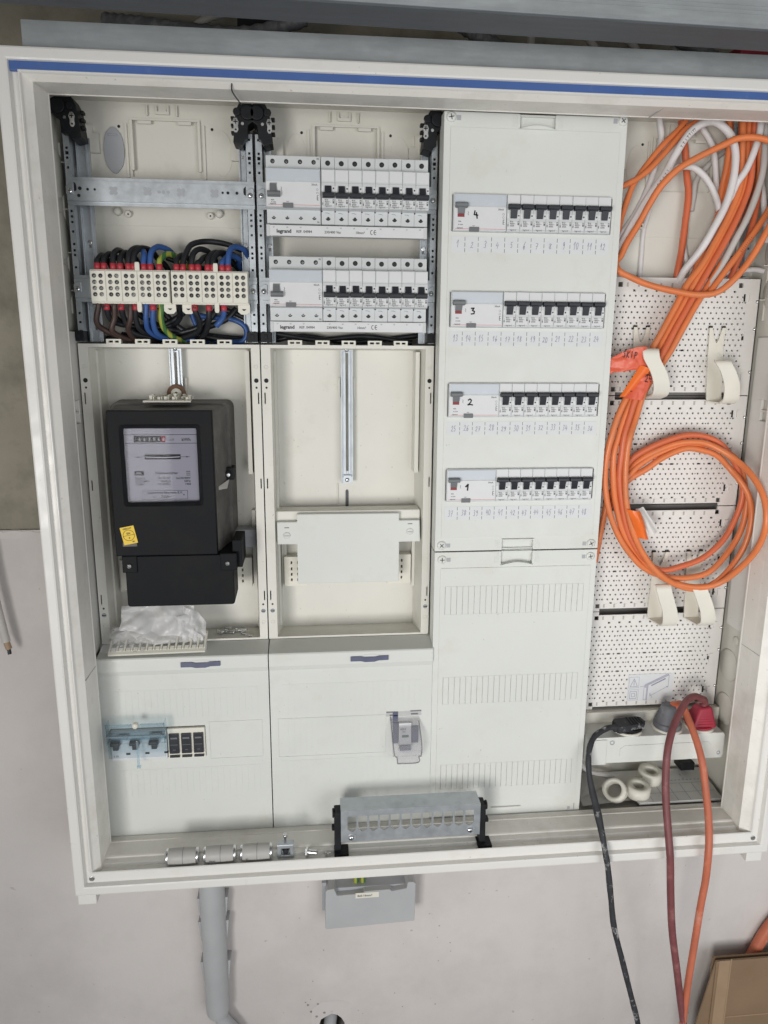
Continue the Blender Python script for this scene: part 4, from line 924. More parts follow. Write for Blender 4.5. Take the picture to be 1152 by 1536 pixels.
def film(u, v): return (8+u*72, -9+v*22+crease(u*70,v*40,18,5), 305+v*36*(1-.3*u)+crease(u*70+9,v*40,16,3))
mb.sheet(film, 36, 22); single('screw_bag', mb, FILM, 'clear little bag with screws at the left end of the comb strip', 'bag')
def bolt(x, y, z, ang, L, label, grp, r=2.2, m=CHROME, cat='screw'):
    mb = MB(); mb.cyl((0,0,0),r*1.9,3,0,6 if r > 2 else 12,0,sm=False); mb.lathe([(r,3)]+[(r*(1 if i%2 else .82),3+i*L/12) for i in range(13)]+[(.1,3+L)], (0,0,0), 0, 10)
    ca, sa = math.cos(ang), math.sin(ang); mb.xf(0, lambda v: (x+v.x*ca-v.y*sa, y+v.x*sa+v.y*ca, z+r*1.9+v.z))
    return single('screw', mb, m, label, cat, grp)
bolt(30,6,309,.5,12,'steel screw in the clear bag, left one','loose screws in the left bay'); bolt(52,4,311,2.2,12,'steel screw in the clear bag, right one','loose screws in the left bay')
bolt(168,62,305,.25,14,'loose steel screw right of the comb strip, leftmost of the small pile','loose screws in the left bay')
bolt(180,64,305,-.3,12,'loose steel screw right of the comb strip, middle of the small pile','loose screws in the left bay')
bolt(196,66,305,.2,14,'loose steel screw right of the comb strip, right end of the small pile','loose screws in the left bay')
bolt(174,56,305,1.4,9,'short steel screw lying crosswise in front of the loose pile right of the comb strip','loose screws in the left bay',1.8)
bolt(188,72,305,2.4,10,'steel screw pointing left behind the loose pile right of the comb strip','loose screws in the left bay')
bolt(207,58,305,-.9,9,'small steel screw between the loose pile and the bright nut','loose screws in the left bay',1.7)
mb = MB().lathe([(1,0),(4.2,0),(4.2,4),(1,4)], (221,42,306), 2, 12); single('nut', mb, CHROME, 'bright steel nut alone at the right end of the left meter board ledge', 'nut')
# ------------------------------------------------------------------ three pole main switch and fuses, lower left bay
Q = root('main_switch', 'grey three lever main switch under an open blue clear flap', 'main switch', (54,0,136))
mb = MB(); mb.box(14,95.2,-8,10,136,184); part('body', mb, PAPER, Q, bevel=.7)
for i, x in enumerate((14,42,70)):
    mb = MB(); mb.prism([(-8,162),(-14,163),(-18,165),(-18,169),(-14,171),(-8,171)], 0, x+.5, x+14); mb.box(x+3.5,x+11.5,-14,-8,156,163); part('lever', mb, LEVER, Q, bevel=.9)
    mb = MB(); mb.box(x+18,x+25.5,-9.2,-8,156,164); part('indicator', mb, MCBL, Q, bevel=.4)
    mb = MB(); mb.box(x+21,x+27,-8.6,-8,145.5,148.6); part('mark', mb, DARKHOLE, Q)
mb = MB(); mb.text('S 35', 16.5, 142, -8.15, 4.2); part('print', mb, INKG, Q)
mb = MB(); mb.gplate(12.6,96.6,184.5,204,-26,-24.5,[(50,62,200.5,204)]); mb.box(12.6,96.6,-24.5,-9,185,186.4); mb.box(12.6,14,-25,-9,172,204); mb.box(95.2,96.6,-25,-9,172,204); mb.box(14,95,-12.5,-11,172,184.8); F = part('clear_flap', mb, CLEARB, Q)
mb = MB(); mb.box(12.4,50,-26.4,-24.3,201.6,204); mb.box(62,96.8,-26.4,-24.3,202,204.2); mb.box(12.4,96.8,-26.6,-24.4,183.6,186); mb.box(14,95.4,-13,-10.8,171,173); mb.box(12.2,13.4,-26.4,-24,172,204); mb.box(95.8,97,-26.4,-24,172,204); mb.box(26,40,-14,-12,174,181); mb.box(72,88,-14,-12,175,182); part('flap_edge', mb, CLEARE, F)
mb = MB(); mb.box(13,96,-22,-21.2,148,176); mb.box(13,13.8,-21.2,-9,148,176); mb.box(95.2,96,-21.2,-9,148,176); part('clear_front', mb, CLEARB, Q)
mb = MB(); mb.box(54,57.6,-24,-22.2,133,176); mb.box(53,58.6,-24.5,-20,131.5,135); part('flap_prop', mb, CLEARE, F, bevel=.5)
mb = MB().lathe([(.1,-31),(3.6,-31),(4.4,-29),(4.4,-24)], (56,0,203), 1, 14); part('flap_knob', mb, HOOKP, F)
Z = root('fuse_holder', 'cream housing with three black fuse drawers beside the main switch', 'fuse holder', (124,0,136))
mb = MB(); mb.box(96.4,151.6,-6,10,134.6,184); part('housing', mb, TERM, Z, bevel=.7)
for x in (98.8,116.8,134.8):
    mb = MB(); mb.box(x,x+14.6,-9,-6,144,176.5); f = part('fuse_drawer', mb, LEVER, Z, bevel=.6)
    mb = MB(); mb.box(x+2.4,x+12.2,-9.5,-9,168.5,171); mb.box(x+1.5,x+13.1,-9.4,-9,158.5,159.2); mb.box(x+5,x+9.4,-9.3,-9,150,150.8); part('drawer_mark', mb, GLEVER, f)
    mb = MB(); mb.box(x,x+14.6,-8.2,-6,137,140.8); part('drawer_foot', mb, LEVER, Z, bevel=.4)
# clear boxed isolator, second bay
V = root('clear_box_isolator', 'small white isolator with grey lever inside a clear hinged box', 'isolator', (456,0,116))
mb = MB(); mb.box(428.6,482,4,10,126,195); part('backing', mb, GREYK, V)
mb = MB(); mb.box(447.5,467,-9,4,128,178); part('body', mb, MCBL, V, bevel=.6)
mb = MB(); mb.box(448.4,466,-15,-9,134.5,141.5); part('lever', mb, HANDLE, V, bevel=.8)
mb = MB(); mb.box(452.4,463,-9.6,-9,154,158); mb.text('0555', 449.6, 166.4, -9.2, 4.6,1); mb.text('32A', 453, 162.6, -9.2, 3,1); part('print', mb, [mat('green_mark',(.05,.13,.09),.5),INKG], V)
mb = MB(); mb.box(438.5,446.5,-7,2,143,178); mb.box(467.6,478.5,-7,2,143,170); mb.box(438.5,446.5,-4,3,178,194); part('side_block', mb, HANDLE, V, bevel=.5)
mb = MB(); mb.box(428.6,432.6,-1,4,138,186); part('dark_edge', mb, LEVER, V); mb = MB(); mb.box(480.6,482.4,-1,4,170,188); part('dark_edge', mb, LEVER, V)
mb = MB(); mb.box(428.4,483,-3,-1.6,187.5,195); mb.prism([(-2,186),(-26,150),(-30,134),(-28.6,134),(-24.6,150),(-.6,185)], 0, 436,480); mb.prism([(441,134),(477,134),(475.6,122.5),(443,122.5)], 1, -30, -28.6); b_ = part('clear_lid', mb, CLEARG, V)
mb = MB(); mb.tube([(435,-2,186),(437,-26,150),(439,-30,136),(442.5,-30,132),(443.5,-30,122)], .9, 6); mb.tube([(443.5,-30,122),(475,-30,122.4),(476.5,-30,133),(480,-30,134),(481,-26,152),(479,-6,180)], .9, 6); mb.box(428.4,446,-3.4,-1.4,193.6,195.2); mb.box(466,483,-3.4,-1.4,194.4,196); mb.box(434,446,-4,-2,188,190); mb.box(467,478,-4,-2,189.4,191); part('lid_edge', mb, CLEARGE, b_)
# ------------------------------------------------------------------ perforated plates of the open right bay
def perf(z1, z0, label, edge_top):
    P = root('perforated_plate', label, 'perforated plate', (888,60,z0), 'perforated plates of the right bay')
    X0, X1 = 757, 1002.5; y = 60
    top, bot = z1-22.5, z0+17; rows = int((top-bot)/7.6); rh = (top-bot)/rows
    mb = MB(); xa, xb = 766, 993
    slots_rows = {6: (866.5,884.5,929,946.5,806.5,823.5), 10: (867,885,928,947,807,824)}
    for r in range(rows):
        za, zb = top-(r+1)*rh, top-r*rh; off = 4.47 if r % 2 else 0
        n = int((xb-xa-9)/8.94); x = xa+off
        mb.add([(X0,y,za),(x,y,za),(x,y,zb),(X0,y,zb)], [(0,1,2,3)])
        for i in range(n):
            c = x+i*8.94; cx, cz = c+4.47, (za+zb)/2
            sp = r in slots_rows and any(abs(cx-q) < 4.5 for q in slots_rows[r])
            hw, hh = (3.1,1.35) if sp else (1.62,1.62)
            if sp: ring_ = [(hw,-hh),(hw,0),(hw,hh),(0,hh),(-hw,hh),(-hw,0),(-hw,-hh),(0,-hh)]
            else: ring_ = [(hw*math.cos(t),hh*math.sin(t)) for t in [-math.pi/4+k*math.pi/4 for k in range(8)]]
            out = [(c+8.94,za),(c+8.94,cz),(c+8.94,zb),(cx,zb),(c,zb),(c,cz),(c,za),(cx,za)]
            vs = [(a,y,b) for a,b in out]+[(cx+a,y,cz+b) for a,b in ring_]+[(cx+a,y+3,cz+b) for a,b in ring_]
            mb.add(vs, [(k,(k+1)%8,(k+1)%8+8,k+8) for k in range(8)]+[(k+8,(k+1)%8+8,(k+1)%8+16,k+16) for k in range(8)])
            if (r*7+i*5) % 13 == 0 and not sp:      # odd extra small holes punched between the regular ones
                mb.cyl((c+8.94 if i < n-1 else cx,y-.08,cz),.9,.05,1,6,1)
        x2 = x+n*8.94; mb.add([(x2,y,za),(X1,y,za),(X1,y,zb),(x2,y,zb)], [(0,1,2,3)])
    part('sheet', mb, [PLATE,DARKHOLE], P, kind='stuff')
    mb = MB()
    hT = [(785,971,z1-5.5,z1+1)] if edge_top else []
    hT += [(778,785,z1-14,z1-7),(967.5,974.5,z1-13,z1-6)]+[(x,x+4,z1-20.4,z1-17.4) for x in (801.5,819.2,836.8,854.5,872.2,890,907.5,925.2,942.8,960)]
    hB = [(785,971,z0-1,z0+5)]+[(778,785,z0+6,z0+13),(966.5,973.5,z0+6,z0+13)]+[(x,x+4,z0+13.4,z0+16) for x in (801.5,819.2,836.8,854.5,872.2,890,907.5,925.2,942.8,960)]
    mb.gplate(X0,X1,top,z1,y,y+3,hT); mb.gplate(X0,X1,z0+.6,bot,y,y+3,hB)
    mb.box(X1-1.5,X1,y,y+18,z0+.6,z1)
    part('edge_strip', mb, PLATE, P)
    mb = MB()
    for i in range(11):
        x = 791+i*17.4
        for z in ((z1-13.6,) if True else ())+(z0+7,): 
            if 772 < x < 965: mb.box(x,x+2.6,y-.5,y-.02,z,z+6,1); mb.box(x+2.6,x+6,y-.7,y-.02,z,z+6)  # darker half paints the shaded side of each square
    part('square_tab', mb, [PLATE,PLATESHADE], P)
    mb = MB()
    for z in (z1-27, z0+30):
        mb.box(976.8,979.6,y-.35,y-.05,z-6,z+5,1); mb.box(985,990,y-2.2,y,z-6,z+5); mb.box(763,768,y-1.6,y,z-6,z+5)
    mb.box(980,983,y-.35,y-.05,(z1+z0)/2-3,(z1+z0)/2+3,1); mb.box(983,989,y-1.5,y,(z1+z0)/2-8,(z1+z0)/2+8)
    part('edge_tab', mb, [PLATE,DARKHOLE], P)
    for z in (z1-33, (z1+z0)/2+14, z0+36):
        mb = MB().lathe([(.1,-2.4),(2,-2.2),(2.8,0)], (999.4,y,z), 1, 10); part('plate_screw', mb, CHROME, P)
    return P
perf(851,676.4,'perforated white plate, topmost of four, under the fan of orange cables',False)
perf(675.6,500.4,'perforated white plate, second from the top, behind the upper half of the cable coil',True)
perf(499.6,325.4,'perforated white plate, third from the top, behind the lower half of the cable coil',True)
PB = perf(324.6,150.4,'perforated white plate, lowest of four, with a printed installation sticker',True)
mb = MB(); mb.box(844.5,924,59.2,59.7,163.5,212); y = 59.0
mb.gplate(846,863.5,187.5,207.5,y,y+.1,[(846.4,863.1,187.9,207.1)],1); mb.gplate(846,863.5,165.5,184.5,y,y+.1,[(846.4,863.1,165.9,184.1)],1)
mb.stroke([(848.5,190),(861,190),(854.8,204.5),(848.5,190)], .8, y-.1, 1); mb.stroke([(854.8,201),(854.8,192)], .9, y-.1, 1)
mb.gplate(848.6,860.8,168,181.5,y-.1,y,[(849.3,860.1,168.7,180.8)],1); mb.gplate(851.6,857.8,171.3,178,y-.1,y,[(852.2,857.2,171.9,177.4)],1)
mb.prism([(877,165),(879.5,165),(879.5,192),(915,209),(915,211.5),(912,211),(874,193.5),(874,187.5),(877,187)], 1, y-.05, y, 2)
mb.stroke([(866,189.5),(873,190.5),(873,165.5),(879,165),(880,192),(915.5,209),(915.5,188),(913,187)], .6, y-.12, 1); mb.stroke([(873,190.5),(912,211),(915.5,209)], .6, y-.12, 1)
mb.stroke([(884,171.5),(890,175),(910,186),(914,189),(914,186)], .6, y-.12, 1); mb.stroke([(884,171.5),(884,177),(888,169.5),(886,167.5)], .5, y-.12, 1)
mb.stroke([(886,191),(909,202.5)], 2.2, y-.14, 1)
part('printed_sticker', mb, [PAPER,INKB,mat('print_tint',(.45,.45,.53),.6)], PB)
# ------------------------------------------------------------------ plastic cable hooks
def hook(label, xt, zt, xb, zb, back_w, front):
    """fork top (xt, zt), bend (xb, zb); front = list of (x, y, z) rising again"""
    H = root('cable_hook', label, 'cable hook', (xb,50,zb), 'cream cable hooks on the perforated plates')
    hw = back_w/2
    mb = MB(); mb.prism([(xt-hw,zt),(xt-hw+5,zt),(xt-3,zt-18),(xt,zt-23),(xt+3,zt-18),(xt+hw-5,zt),(xt+hw,zt),(xt+hw-1.5,zt-34),(xt-hw+1.5,zt-34)], 1, 55, 57.5); part('fork', mb, HOOKP, H, bevel=.7)
    P = [(xt,56,zt-32),((xt+xb)/2,56,(zt+zb)/2-8),(xb,55,zb+8),(xb+2,50,zb+1),(front[0][0],front[0][1]+8,front[0][2]-1)]+front
    mb = MB(); mb.ribbon(P, 12.2, 2.2, k=7); part('strap', mb, HOOKP, H)
    for dx in (-hw+2.6, hw-2.6):
        mb = MB().box(xt+dx-2.4,xt+dx+2.4,56,60,zt-1,zt+2.4); part('hook_tooth', mb, DARKHOLE, H)
    return H
hook('cream cable hook holding the orange bundle at the red tape', 818,779,829,676, 25, [(829,20,676),(830,4,682),(827,-4,696),(820,-6,714),(808,-8,732),(805,-8,742),(806,-4,746),(808,2,746)])
hook('empty cream cable hook right of the orange bundle on the topmost plate', 938,779,942,667, 26, [(950,28,668),(951,21,676),(947,17,696),(938,14,714),(930,14,726),(930,18,730),(931,23,729)])
hook('cream cable hook under the orange coil, left one of the lower two', 880,426,878,312, 27, [(886,26,312),(886,18,320),(881,12,340),(872,9,362),(866,8,378),(866,12,384),(867,17,384)])
hook('cream cable hook under the orange coil, right one of the lower two', 938,426,941,311, 27, [(949,26,311),(950,18,319),(944,12,338),(934,9,360),(926,8,376),(926,12,382),(927,17,382)])
# ------------------------------------------------------------------ cables of the right bay
def cable(pts, m, label, r, grp='cables in the right bay', name='cable', n=10):
    rn = random.Random(len(label)*7+int(pts[0][0])); q = rn.random()*6; k = rn.uniform(9,16)
    pts = [(x+rn.uniform(-1.1,1.1),y+rn.uniform(-.8,.8),z+rn.uniform(-1.1,1.1)) if 0 < i < len(pts)-1 else (x,y,z) for i,(x,y,z) in enumerate(pts)]
    r0 = r; r = lambda t: r0*(1+.025*math.sin(t*k*3+q)+.02*math.sin(t*k*7))
    return single(name, MB().tube(pts, r, n), m, label, 'cable', grp)
OC = 'orange cables in the right bay'; WC = 'white cables in the right bay'
cable([(752,40,967),(757,40,969),(770,40,974),(789,42,985),(810,45,1001),(833,48,1026),(855,50,1049),(872,50,1064),(881,50,1078)], ORANGE, 'orange cable rising from behind the closed cover, upper one of the crossing pair', 4.2, OC)
cable([(757,40,890),(763,40,916),(768,42,936),(782,46,975),(803,50,1004),(825,52,1030),(848,55,1052),(860,55,1067),(866,55,1079)], ORANGE, 'orange cable rising steeply beside the cover edge, lower one of the crossing pair', 4.2, OC)
W1 = cable([(757,42,870),(764,42,880),(770,42,891),(788,45,926),(809,45,963),(828,42,992),(839,40,1015),(854,38,1040),(870,36,1054),(886,35,1060),(902,34,1055),(918,34,1040),(926,34,1018),(926,32,986),(918,30,952),(903,32,916),(891,40,888),(876,50,863),(873,62,850),(865,68,838),(858,80,815)], WSHEATH, 'thick white cable with printed lettering making the tall loop in the right bay', 5.5, WC)
cable([(758,48,885),(766,48,896),(773,50,909),(792,55,938),(809,58,969),(820,60,998),(825,62,1028),(828,64,1045),(824,64,1068),(822,64,1080)], WSHEATH, 'white cable running up nearest the closed cover in the right bay', 4.4, WC)
cable([(990,10,1018),(970,10,1027),(960,10,1031),(941,10,1035),(915,12,1032),(892,14,1024),(864,16,1010),(837,18,993),(816,22,973),(802,28,949),(790,32,922),(776,34,896),(767,34,878),(762,34,870),(760,30,862),(766,28,856),(781,26,848),(809,22,838),(845,16,829),(877,12,823),(906,10,828),(931,8,849),(953,6,879),(970,4,921),(980,4,950),(992,10,990)], ORANGE, 'orange cable making the big front loop across the top of the right bay', 4.6, OC)
cable([(862,80,1082),(866,80,1061),(873,80,1036),(880,80,1002),(883,78,971),(882,76,931),(879,76,890),(876,76,854),(876,80,825)], ORANGED, 'orange cable hanging straight down at the back middle of the right bay', 5, OC)
cable([(846,60,996),(853,60,1003),(863,58,1006),(879,56,1002),(898,56,988),(914,56,967),(922,58,946),(922,60,929),(916,64,900)], WSHEATH, 'white cable making the small arch in the middle of the right bay', 4.6, WC)
cable([(889,68,1075),(892,70,1062),(901,70,1048),(911,72,1033),(920,74,1010),(926,76,985),(928,78,963)], WSHEATH, 'white cable dropping inside the tall white loop of the right bay', 4.4, WC)
cable([(821,88,835),(821,88,849),(823,88,886),(822,88,922),(830,88,950)], WSHEATH, 'thin white cable standing against the back wall left of the straight orange cable', 3.6, WC)
cable([(960,36,1082),(959,34,1066),(956,31,1038),(944,31,1002),(934,36,978),(930,46,955),(924,58,930)], WSHEATH, 'white cable crossing behind the front orange loop towards the centre', 4.8, WC)
cable([(971,44,1082),(971,44,1068),(972,40,1030),(970,34,997),(962,31,967),(951,28,932),(934,28,901),(918,28,865),(900,28,836),(880,30,800),(862,34,765)], GSHEATH, 'greyish white cable running down between the orange strands', 4.8, WC)
cable([(980,70,1030),(987,70,1002),(996,70,972),(1005,70,937),(1010,70,905)], WSHEATH, 'white cable along the right wall at the mounting post', 4.8, WC)
cable([(945,74,858),(959,72,862),(978,72,864),(998,72,866),(1010,70,864)], WSHEATH, 'short white cable lying level above the corner of the topmost perforated plate', 4.2, WC)
cable([(960,76,880),(972,78,886),(985,82,892)], WSHEATH, 'short white cable stub beside the mounting post', 3.6, WC)
cable([(894,86,950),(896,86,968),(899,86,995),(918,86,1017),(940,88,1036),(955,90,1046)], GSHEATH, 'faint white cable slanting against the back wall of the right bay', 4.2, WC)
cable([(885,84,925),(887,84,905),(891,84,882),(901,84,866),(906,86,850)], WSHEATH, 'white cable end just right of the straight orange cable', 4, WC)
cable([(926,60,1085),(926,60,1070),(929,60,1041),(930,62,1010),(928,64,978),(926,66,945)], ORANGE, 'orange cable behind the right leg of the tall white loop', 4.4, OC)
cable([(945,70,880),(942,70,860),(938,72,838)], ORANGED, 'orange cable stub just above the top edge of the topmost plate', 4.4, OC)
rib_conduit('corrugated_conduit', [(948,92,1080),(953,92,1063),(957,92,1045),(960,94,1015)], 5.5, 'grey corrugated conduit at the back of the right bay', GREYK)
# bundle strands that run into the coil
strands = [([(937,44,1082),(937,44,1068),(940,44,1033),(943,42,984),(933,40,947),(910,34,905),(889,29,869),(869,26,840),(852,24,808),(834,22,774),(819,20,743),(801,18,711),(786,16,681),(773,14,647),(764,12,620),(760,13,591),(761,15,555),(769,16,513),(784,17,473),(806,18,440),(837,20,410),(873,21,395),(911,22,392),(947,23,402),(976,25,432),(992,26,467),(998,27,508),(991,29,545),(975,30,579),(948,31,597),(920,32,604),(885,34,602),(849,35,589),(821,36,570),(803,37,551),(790,39,526),(780,42,500)], ORANGE, 'leftmost strand of the orange cable bundle and outer left turn of the coil'),
 ([(949,48,1082),(949,48,1070),(952,48,1035),(951,46,986),(939,42,948),(918,36,906),(898,32,870),(881,30,841),(865,28,809),(847,26,775),(831,24,743),(812,22,711),(797,20,681),(785,18,646),(776,16,619),(772,15,591),(773,16,555),(781,18,513),(799,19,468),(826,20,431),(857,15,402),(890,12,385),(925,10,380),(955,4,389),(972,-20,421),(979,-44,459),(977,-58,498),(976,-48,536),(969,-24,566),(956,2,586),(933,18,600),(911,26,607),(881,30,607),(850,35,596),(822,38,578),(799,40,550),(781,42,523),(774,44,493),(772,45,457),(766,46,415)], ORANGE, 'orange strand that swings farthest right and touches the side wall in the coil'),
 ([(954,42,1082),(954,42,1068),(956,42,1033),(957,40,985),(945,36,947),(924,30,905),(904,26,870),(887,24,840),(870,22,808),(852,20,775),(836,18,743),(816,16,711),(801,14,681),(790,12,647),(783,10,620),(781,11,591),(782,13,555),(790,14,514),(802,15,473),(820,16,442),(844,18,418),(866,19,407),(897,20,412),(933,21,426),(964,23,454),(982,24,491),(988,25,526),(983,27,553),(969,28,578),(949,29,602),(923,30,615),(895,32,618),(864,33,612),(835,34,599),(812,35,583),(797,37,563),(784,40,541)], ORANGED, 'reddish orange strand forming the inner turn of the coil'),
 ([(966,46,1082),(966,46,1070),(969,46,1035),(973,44,986),(960,40,948),(940,34,906),(920,30,870),(903,28,841),(884,26,809),(865,24,775),(849,22,743),(828,20,711),(812,18,681),(801,16,646),(791,8,620),(788,7,592),(788,7,556),(794,7,514),(807,8,474),(828,9,438),(856,10,406),(893,12,383),(926,12,378),(953,10,390),(976,8,416),(990,6,452),(994,4,493),(987,6,527),(974,12,549),(962,25,568),(943,26,585),(920,28,595),(890,29,598),(856,30,585),(833,33,566),(807,35,549),(792,38,526)], ORANGE, 'rightmost strand of the orange bundle, frontmost at the bottom of the coil')]
for pts, m, lab in strands: cable(pts, m, lab, 4.7, OC)
cable([(960,52,1082),(962,52,1040),(962,50,1000),(952,46,955),(930,42,910),(908,38,868),(890,36,838),(874,34,805),(856,30,770),(842,28,742),(822,24,708),(806,22,678),(795,22,646)], ORANGED, 'darker orange strand buried in the middle of the slanting bundle', 4.7, OC)
OPR = cable([(979,30,1035),(992,30,1000),(988,28,960),(968,26,925),(945,24,890),(922,22,858),(900,20,828)], ORANGE, 'orange cable with small black print crossing over the mounting post', 4.6, OC)
cable([(766,50,470),(762,50,440),(760,50,415),(757,52,400)], ORANGED, 'orange cable end hanging behind the closed cover left of the coil', 4.4, OC)
mb = MB(); P = catmull([(809,45,963),(828,42,992),(839,40,1015),(854,38,1040),(866,36,1052)], 12)
for i in range(3, len(P)-5, 2):
    a, b = P[i], P[i+1]; d = (b-a).normalized(); c = a+Vector((0,-5.65,0))
    if i % 3: mb.stroke([(c.x-d.x*1.2-d.z*1.3,c.z-d.z*1.2+d.x*1.3),(c.x+d.x*1.2-d.z*1.3,c.z+d.z*1.2+d.x*1.3)], .7, c.y); 
    mb.stroke([(c.x-d.z*1.6,c.z+d.x*1.6),(c.x+d.z*1.6,c.z-d.x*1.6)], .6, c.y)
part('sheath_print', mb, INKG, W1)
for o_, P_ in ((OPR, [(991,30,1000),(988,28,960),(968,26,925),(945,24,890),(922,22,858)]),):
    mb = MB(); P = catmull(P_, 14)
    for i in range(8, len(P)-6, 1):
        if (i//9) % 2: continue
        a, b = P[i], P[i+1]; d_ = (b-a).normalized(); cc = a+Vector((0,-4.75,0))
        mb.stroke([(cc.x-d_.z*.9,cc.z+d_.x*.9),(cc.x+d_.z*.9,cc.z-d_.x*.9)], .7, cc.y)
    part('sheath_print', mb, INKG, o_)
for k, pts in enumerate([[(930,66,1084),(933,66,1045),(936,62,1005),(930,58,965),(914,52,925),(897,48,885),(884,46,850)],[(943,58,1084),(946,58,1045),(949,55,1000),(946,52,965),(934,48,925),(916,44,888),(897,42,850)],
        [(975,62,1084),(976,60,1045),(978,58,1000),(972,54,965),(955,48,925),(936,44,888),(912,40,845)],[(984,70,1084),(985,70,1040),(986,66,1000),(984,62,960),(976,60,920),(964,62,880),(955,66,850)]]):
    cable(pts, ORANGED if k % 2 else ORANGE, 'orange cable deep in the fan at the upper right corner, %s from the left' % ORD[k], 4.3, OC)
cable([(956,66,1084),(957,64,1040),(955,58,1000),(946,52,960),(930,48,920)], GSHEATH, 'grey cable half hidden between the deep orange cables at the upper right', 4.2, WC)
# tapes on the bundle
def tape(f, nu, nv, th, m, name, label):
    mb = MB(); mb.sheet(f, nu, nv); n = len(mb.v)
    mb.sheet(lambda u, v: tuple(Vector(f(u,v))+Vector((0,th,0))), nu, nv)
    return single(name, mb, m, label, 'tape flag', 'tape flags on the orange bundle')
def fa(u, v):
    x = 739+u*60+v*8; z = 722+26*math.sin(min(1,u*1.15)*1.5)-v*34*(.25+u*.75)-6*v
    return (x, 3-10*u+3*math.sin(u*6+v*2)+crease(x,z,16,2.2), z+2*math.sin(v*7)*v+crease(x+9,z,22,1.6))
t1 = tape(fa, 28, 16, .5, TAPE, 'tape_flag', 'red tape flag with the handwritten word SKIP sticking out left over the cover edge')
def fb(u, v): return (793+u*17-v*28-6*u*v, -4-3*math.sin(u*3), 724-u*6-v*46+u*v*8)
t2 = tape(fb, 8, 8, .5, TAPEO, 'tape_flag', 'narrow folded red orange tape end in front of the other two flags')
def fc(u, v): return (790+u*24-v*16+u*v*2, -2.5-7*math.sin(u*2.6)+crease(u*24,v*36,14,1.6), 712-u*5-v*36+3*u*v)
t3 = tape(fc, 18, 18, .5, TAPE, 'tape_flag', 'red tape wrapped round the bundle with handwritten 24 beside the cable hook')
mb = MB(); hand(mb, 'SKIP', 763, 732, -9.5, 5, 9, 1.0, 0, .1, .03); n = len(mb.v)
mb.xf(0, lambda v: (763+(v.x-763)*.97+(v.z-732)*.1, v.y+ (793-v.x)*.06, 732+(v.z-732)-(v.x-763)*.12+3)); part('handwriting', mb, INK, t1)
mb = MB(); hand(mb, '24', 799, 700, -9.6, 5, 10, 1.1, 0, .0, .03); hand(mb, 'C', 779, 686, -6, 4, 8, 1.1, 0, .1, .03); part('handwriting', mb, INK, t3)
def fd(u, v): return (792+u*21+v*22-4*u*v, 4-9*math.sin(u*2.6+.2)-2*math.sin(v*5), 510-v*45-u*3)
tape(fd, 10, 10, .5, TAPEO, 'tape_flag', 'bright orange tape wrapped round the coil at its lower left')
def fe(u, v): return (811+u*14+v*28, 14-3*math.sin(u*5), 508-v*44+u*2+v*u*6)
tape(fe, 6, 8, .4, BAG, 'tape_flag', 'whitish back side of the tape peeking out right of the orange tape on the coil')
# ------------------------------------------------------------------ sockets, plugs, leads
K = root('socket_strip', 'white triple socket box mounted below the perforated plates', 'socket box', (872,25,84))
mb = MB()
mb.prism([(758,98),(758,128),(762,131),(988,131),(991,127),(991,90),(988,85),(758,85)], 1, 1, 52); part('housing', mb, WHITE, K, bevel=1.4)
mb = MB(); mb.box(757,789,-1.2,1,84,128); part('end_cap', mb, WHITE, K, bevel=1)
mb = MB(); mb.prism([(812,110),(812,98),(968,98),(968,110),(962,116),(820,116)], 1, -.2, 1); part('front_recess', mb, WHITE, K, bevel=.4)
for x, z, r in ((798,122,4),(982,95,3.2),(851,102,1.4)): mb = MB().lathe([(r*.55,.4),(r*.7,-.4),(r,-.5),(r,.8)], (x,.4,z), 1, 14); part('screw_hole', mb, GREYK, K)
for x in (832,902,957):
    mb = MB().lathe([(18,0),(20,2.5),(22.5,3),(24,2),(24.5,0)], (x,25,131), 2, 28); mb.cyl((x,25,131.1),18,.3,2,24); part('socket_ring', mb, TERM, K)
mb = MB(); mb.box(757,1006,50,100,95,150); mb.box(764,768,48,50,120,142); part('rear_bracket', mb, BACK, K)
mb = MB().tube([(757,55,115),(752,60,80),(770,70,50),(800,80,20),(860,85,6)], 4, 8); single('white_lead', mb, WSHEATH, 'white supply lead curling under the triple socket box', 'cable')
def plug(name, label, loc): return root(name, label, 'plug', loc, 'plugs in the socket box')
A1 = plug('black_plug', 'flat black plug with paint specks in the left socket', (832,20,132))
mb = MB(); mb.prism([(808,8),(812,4),(858,16),(862,22),(860,36),(852,40),(812,34),(806,26)], 2, 134, 147); part('body', mb, DUSTY, A1, bevel=3, seg=3)
mb = MB(); mb.cyl((838,25,131.5),19,6,2,20); part('face', mb, BLACK, A1)
mb = MB(); 
for i in range(5): mb.box(833+i*5,835.5+i*5,10,34,146.6,148.4)
part('ridge', mb, BLACK, A1, bevel=.5)
mb = MB(); mb.lathe([(3,0),(6,2),(6,12),(4.6,16)], (803,14,140), 0, 12); part('cable_sleeve', mb, DUSTY, A1)
A2 = plug('grey_plug', 'grey ribbed plug with orange top in the middle socket', (902,25,132))
mb = MB(); mb.lathe([(21,0),(22.5,3),(22.5,9),(20,11)]+[(20-i*.75+(1 if i%2 else 0),11+i*2.6) for i in range(11)]+[(11.5,40.5),(9,41),(.1,41)], (902,25,132), 2, 24); part('body', mb, PLUGG, A2)
mb = MB(); mb.lathe([(8,39),(8.6,44),(7,47.5),(.1,48)], (912,24,128), 2, 18); part('top_ring', mb, ORANGED, A2)
A3 = plug('red_plug', 'dark red angled plug with ribbed grip in the right socket', (957,25,132))
mb = MB(); loft(mb, [(936,8,135),(980,8,135),(980,42,135),(936,42,135)], [(951,14,168),(972,14,170),(972,36,170),(951,36,168)]); part('body', mb, PLUGR, A3, bevel=4, seg=3)
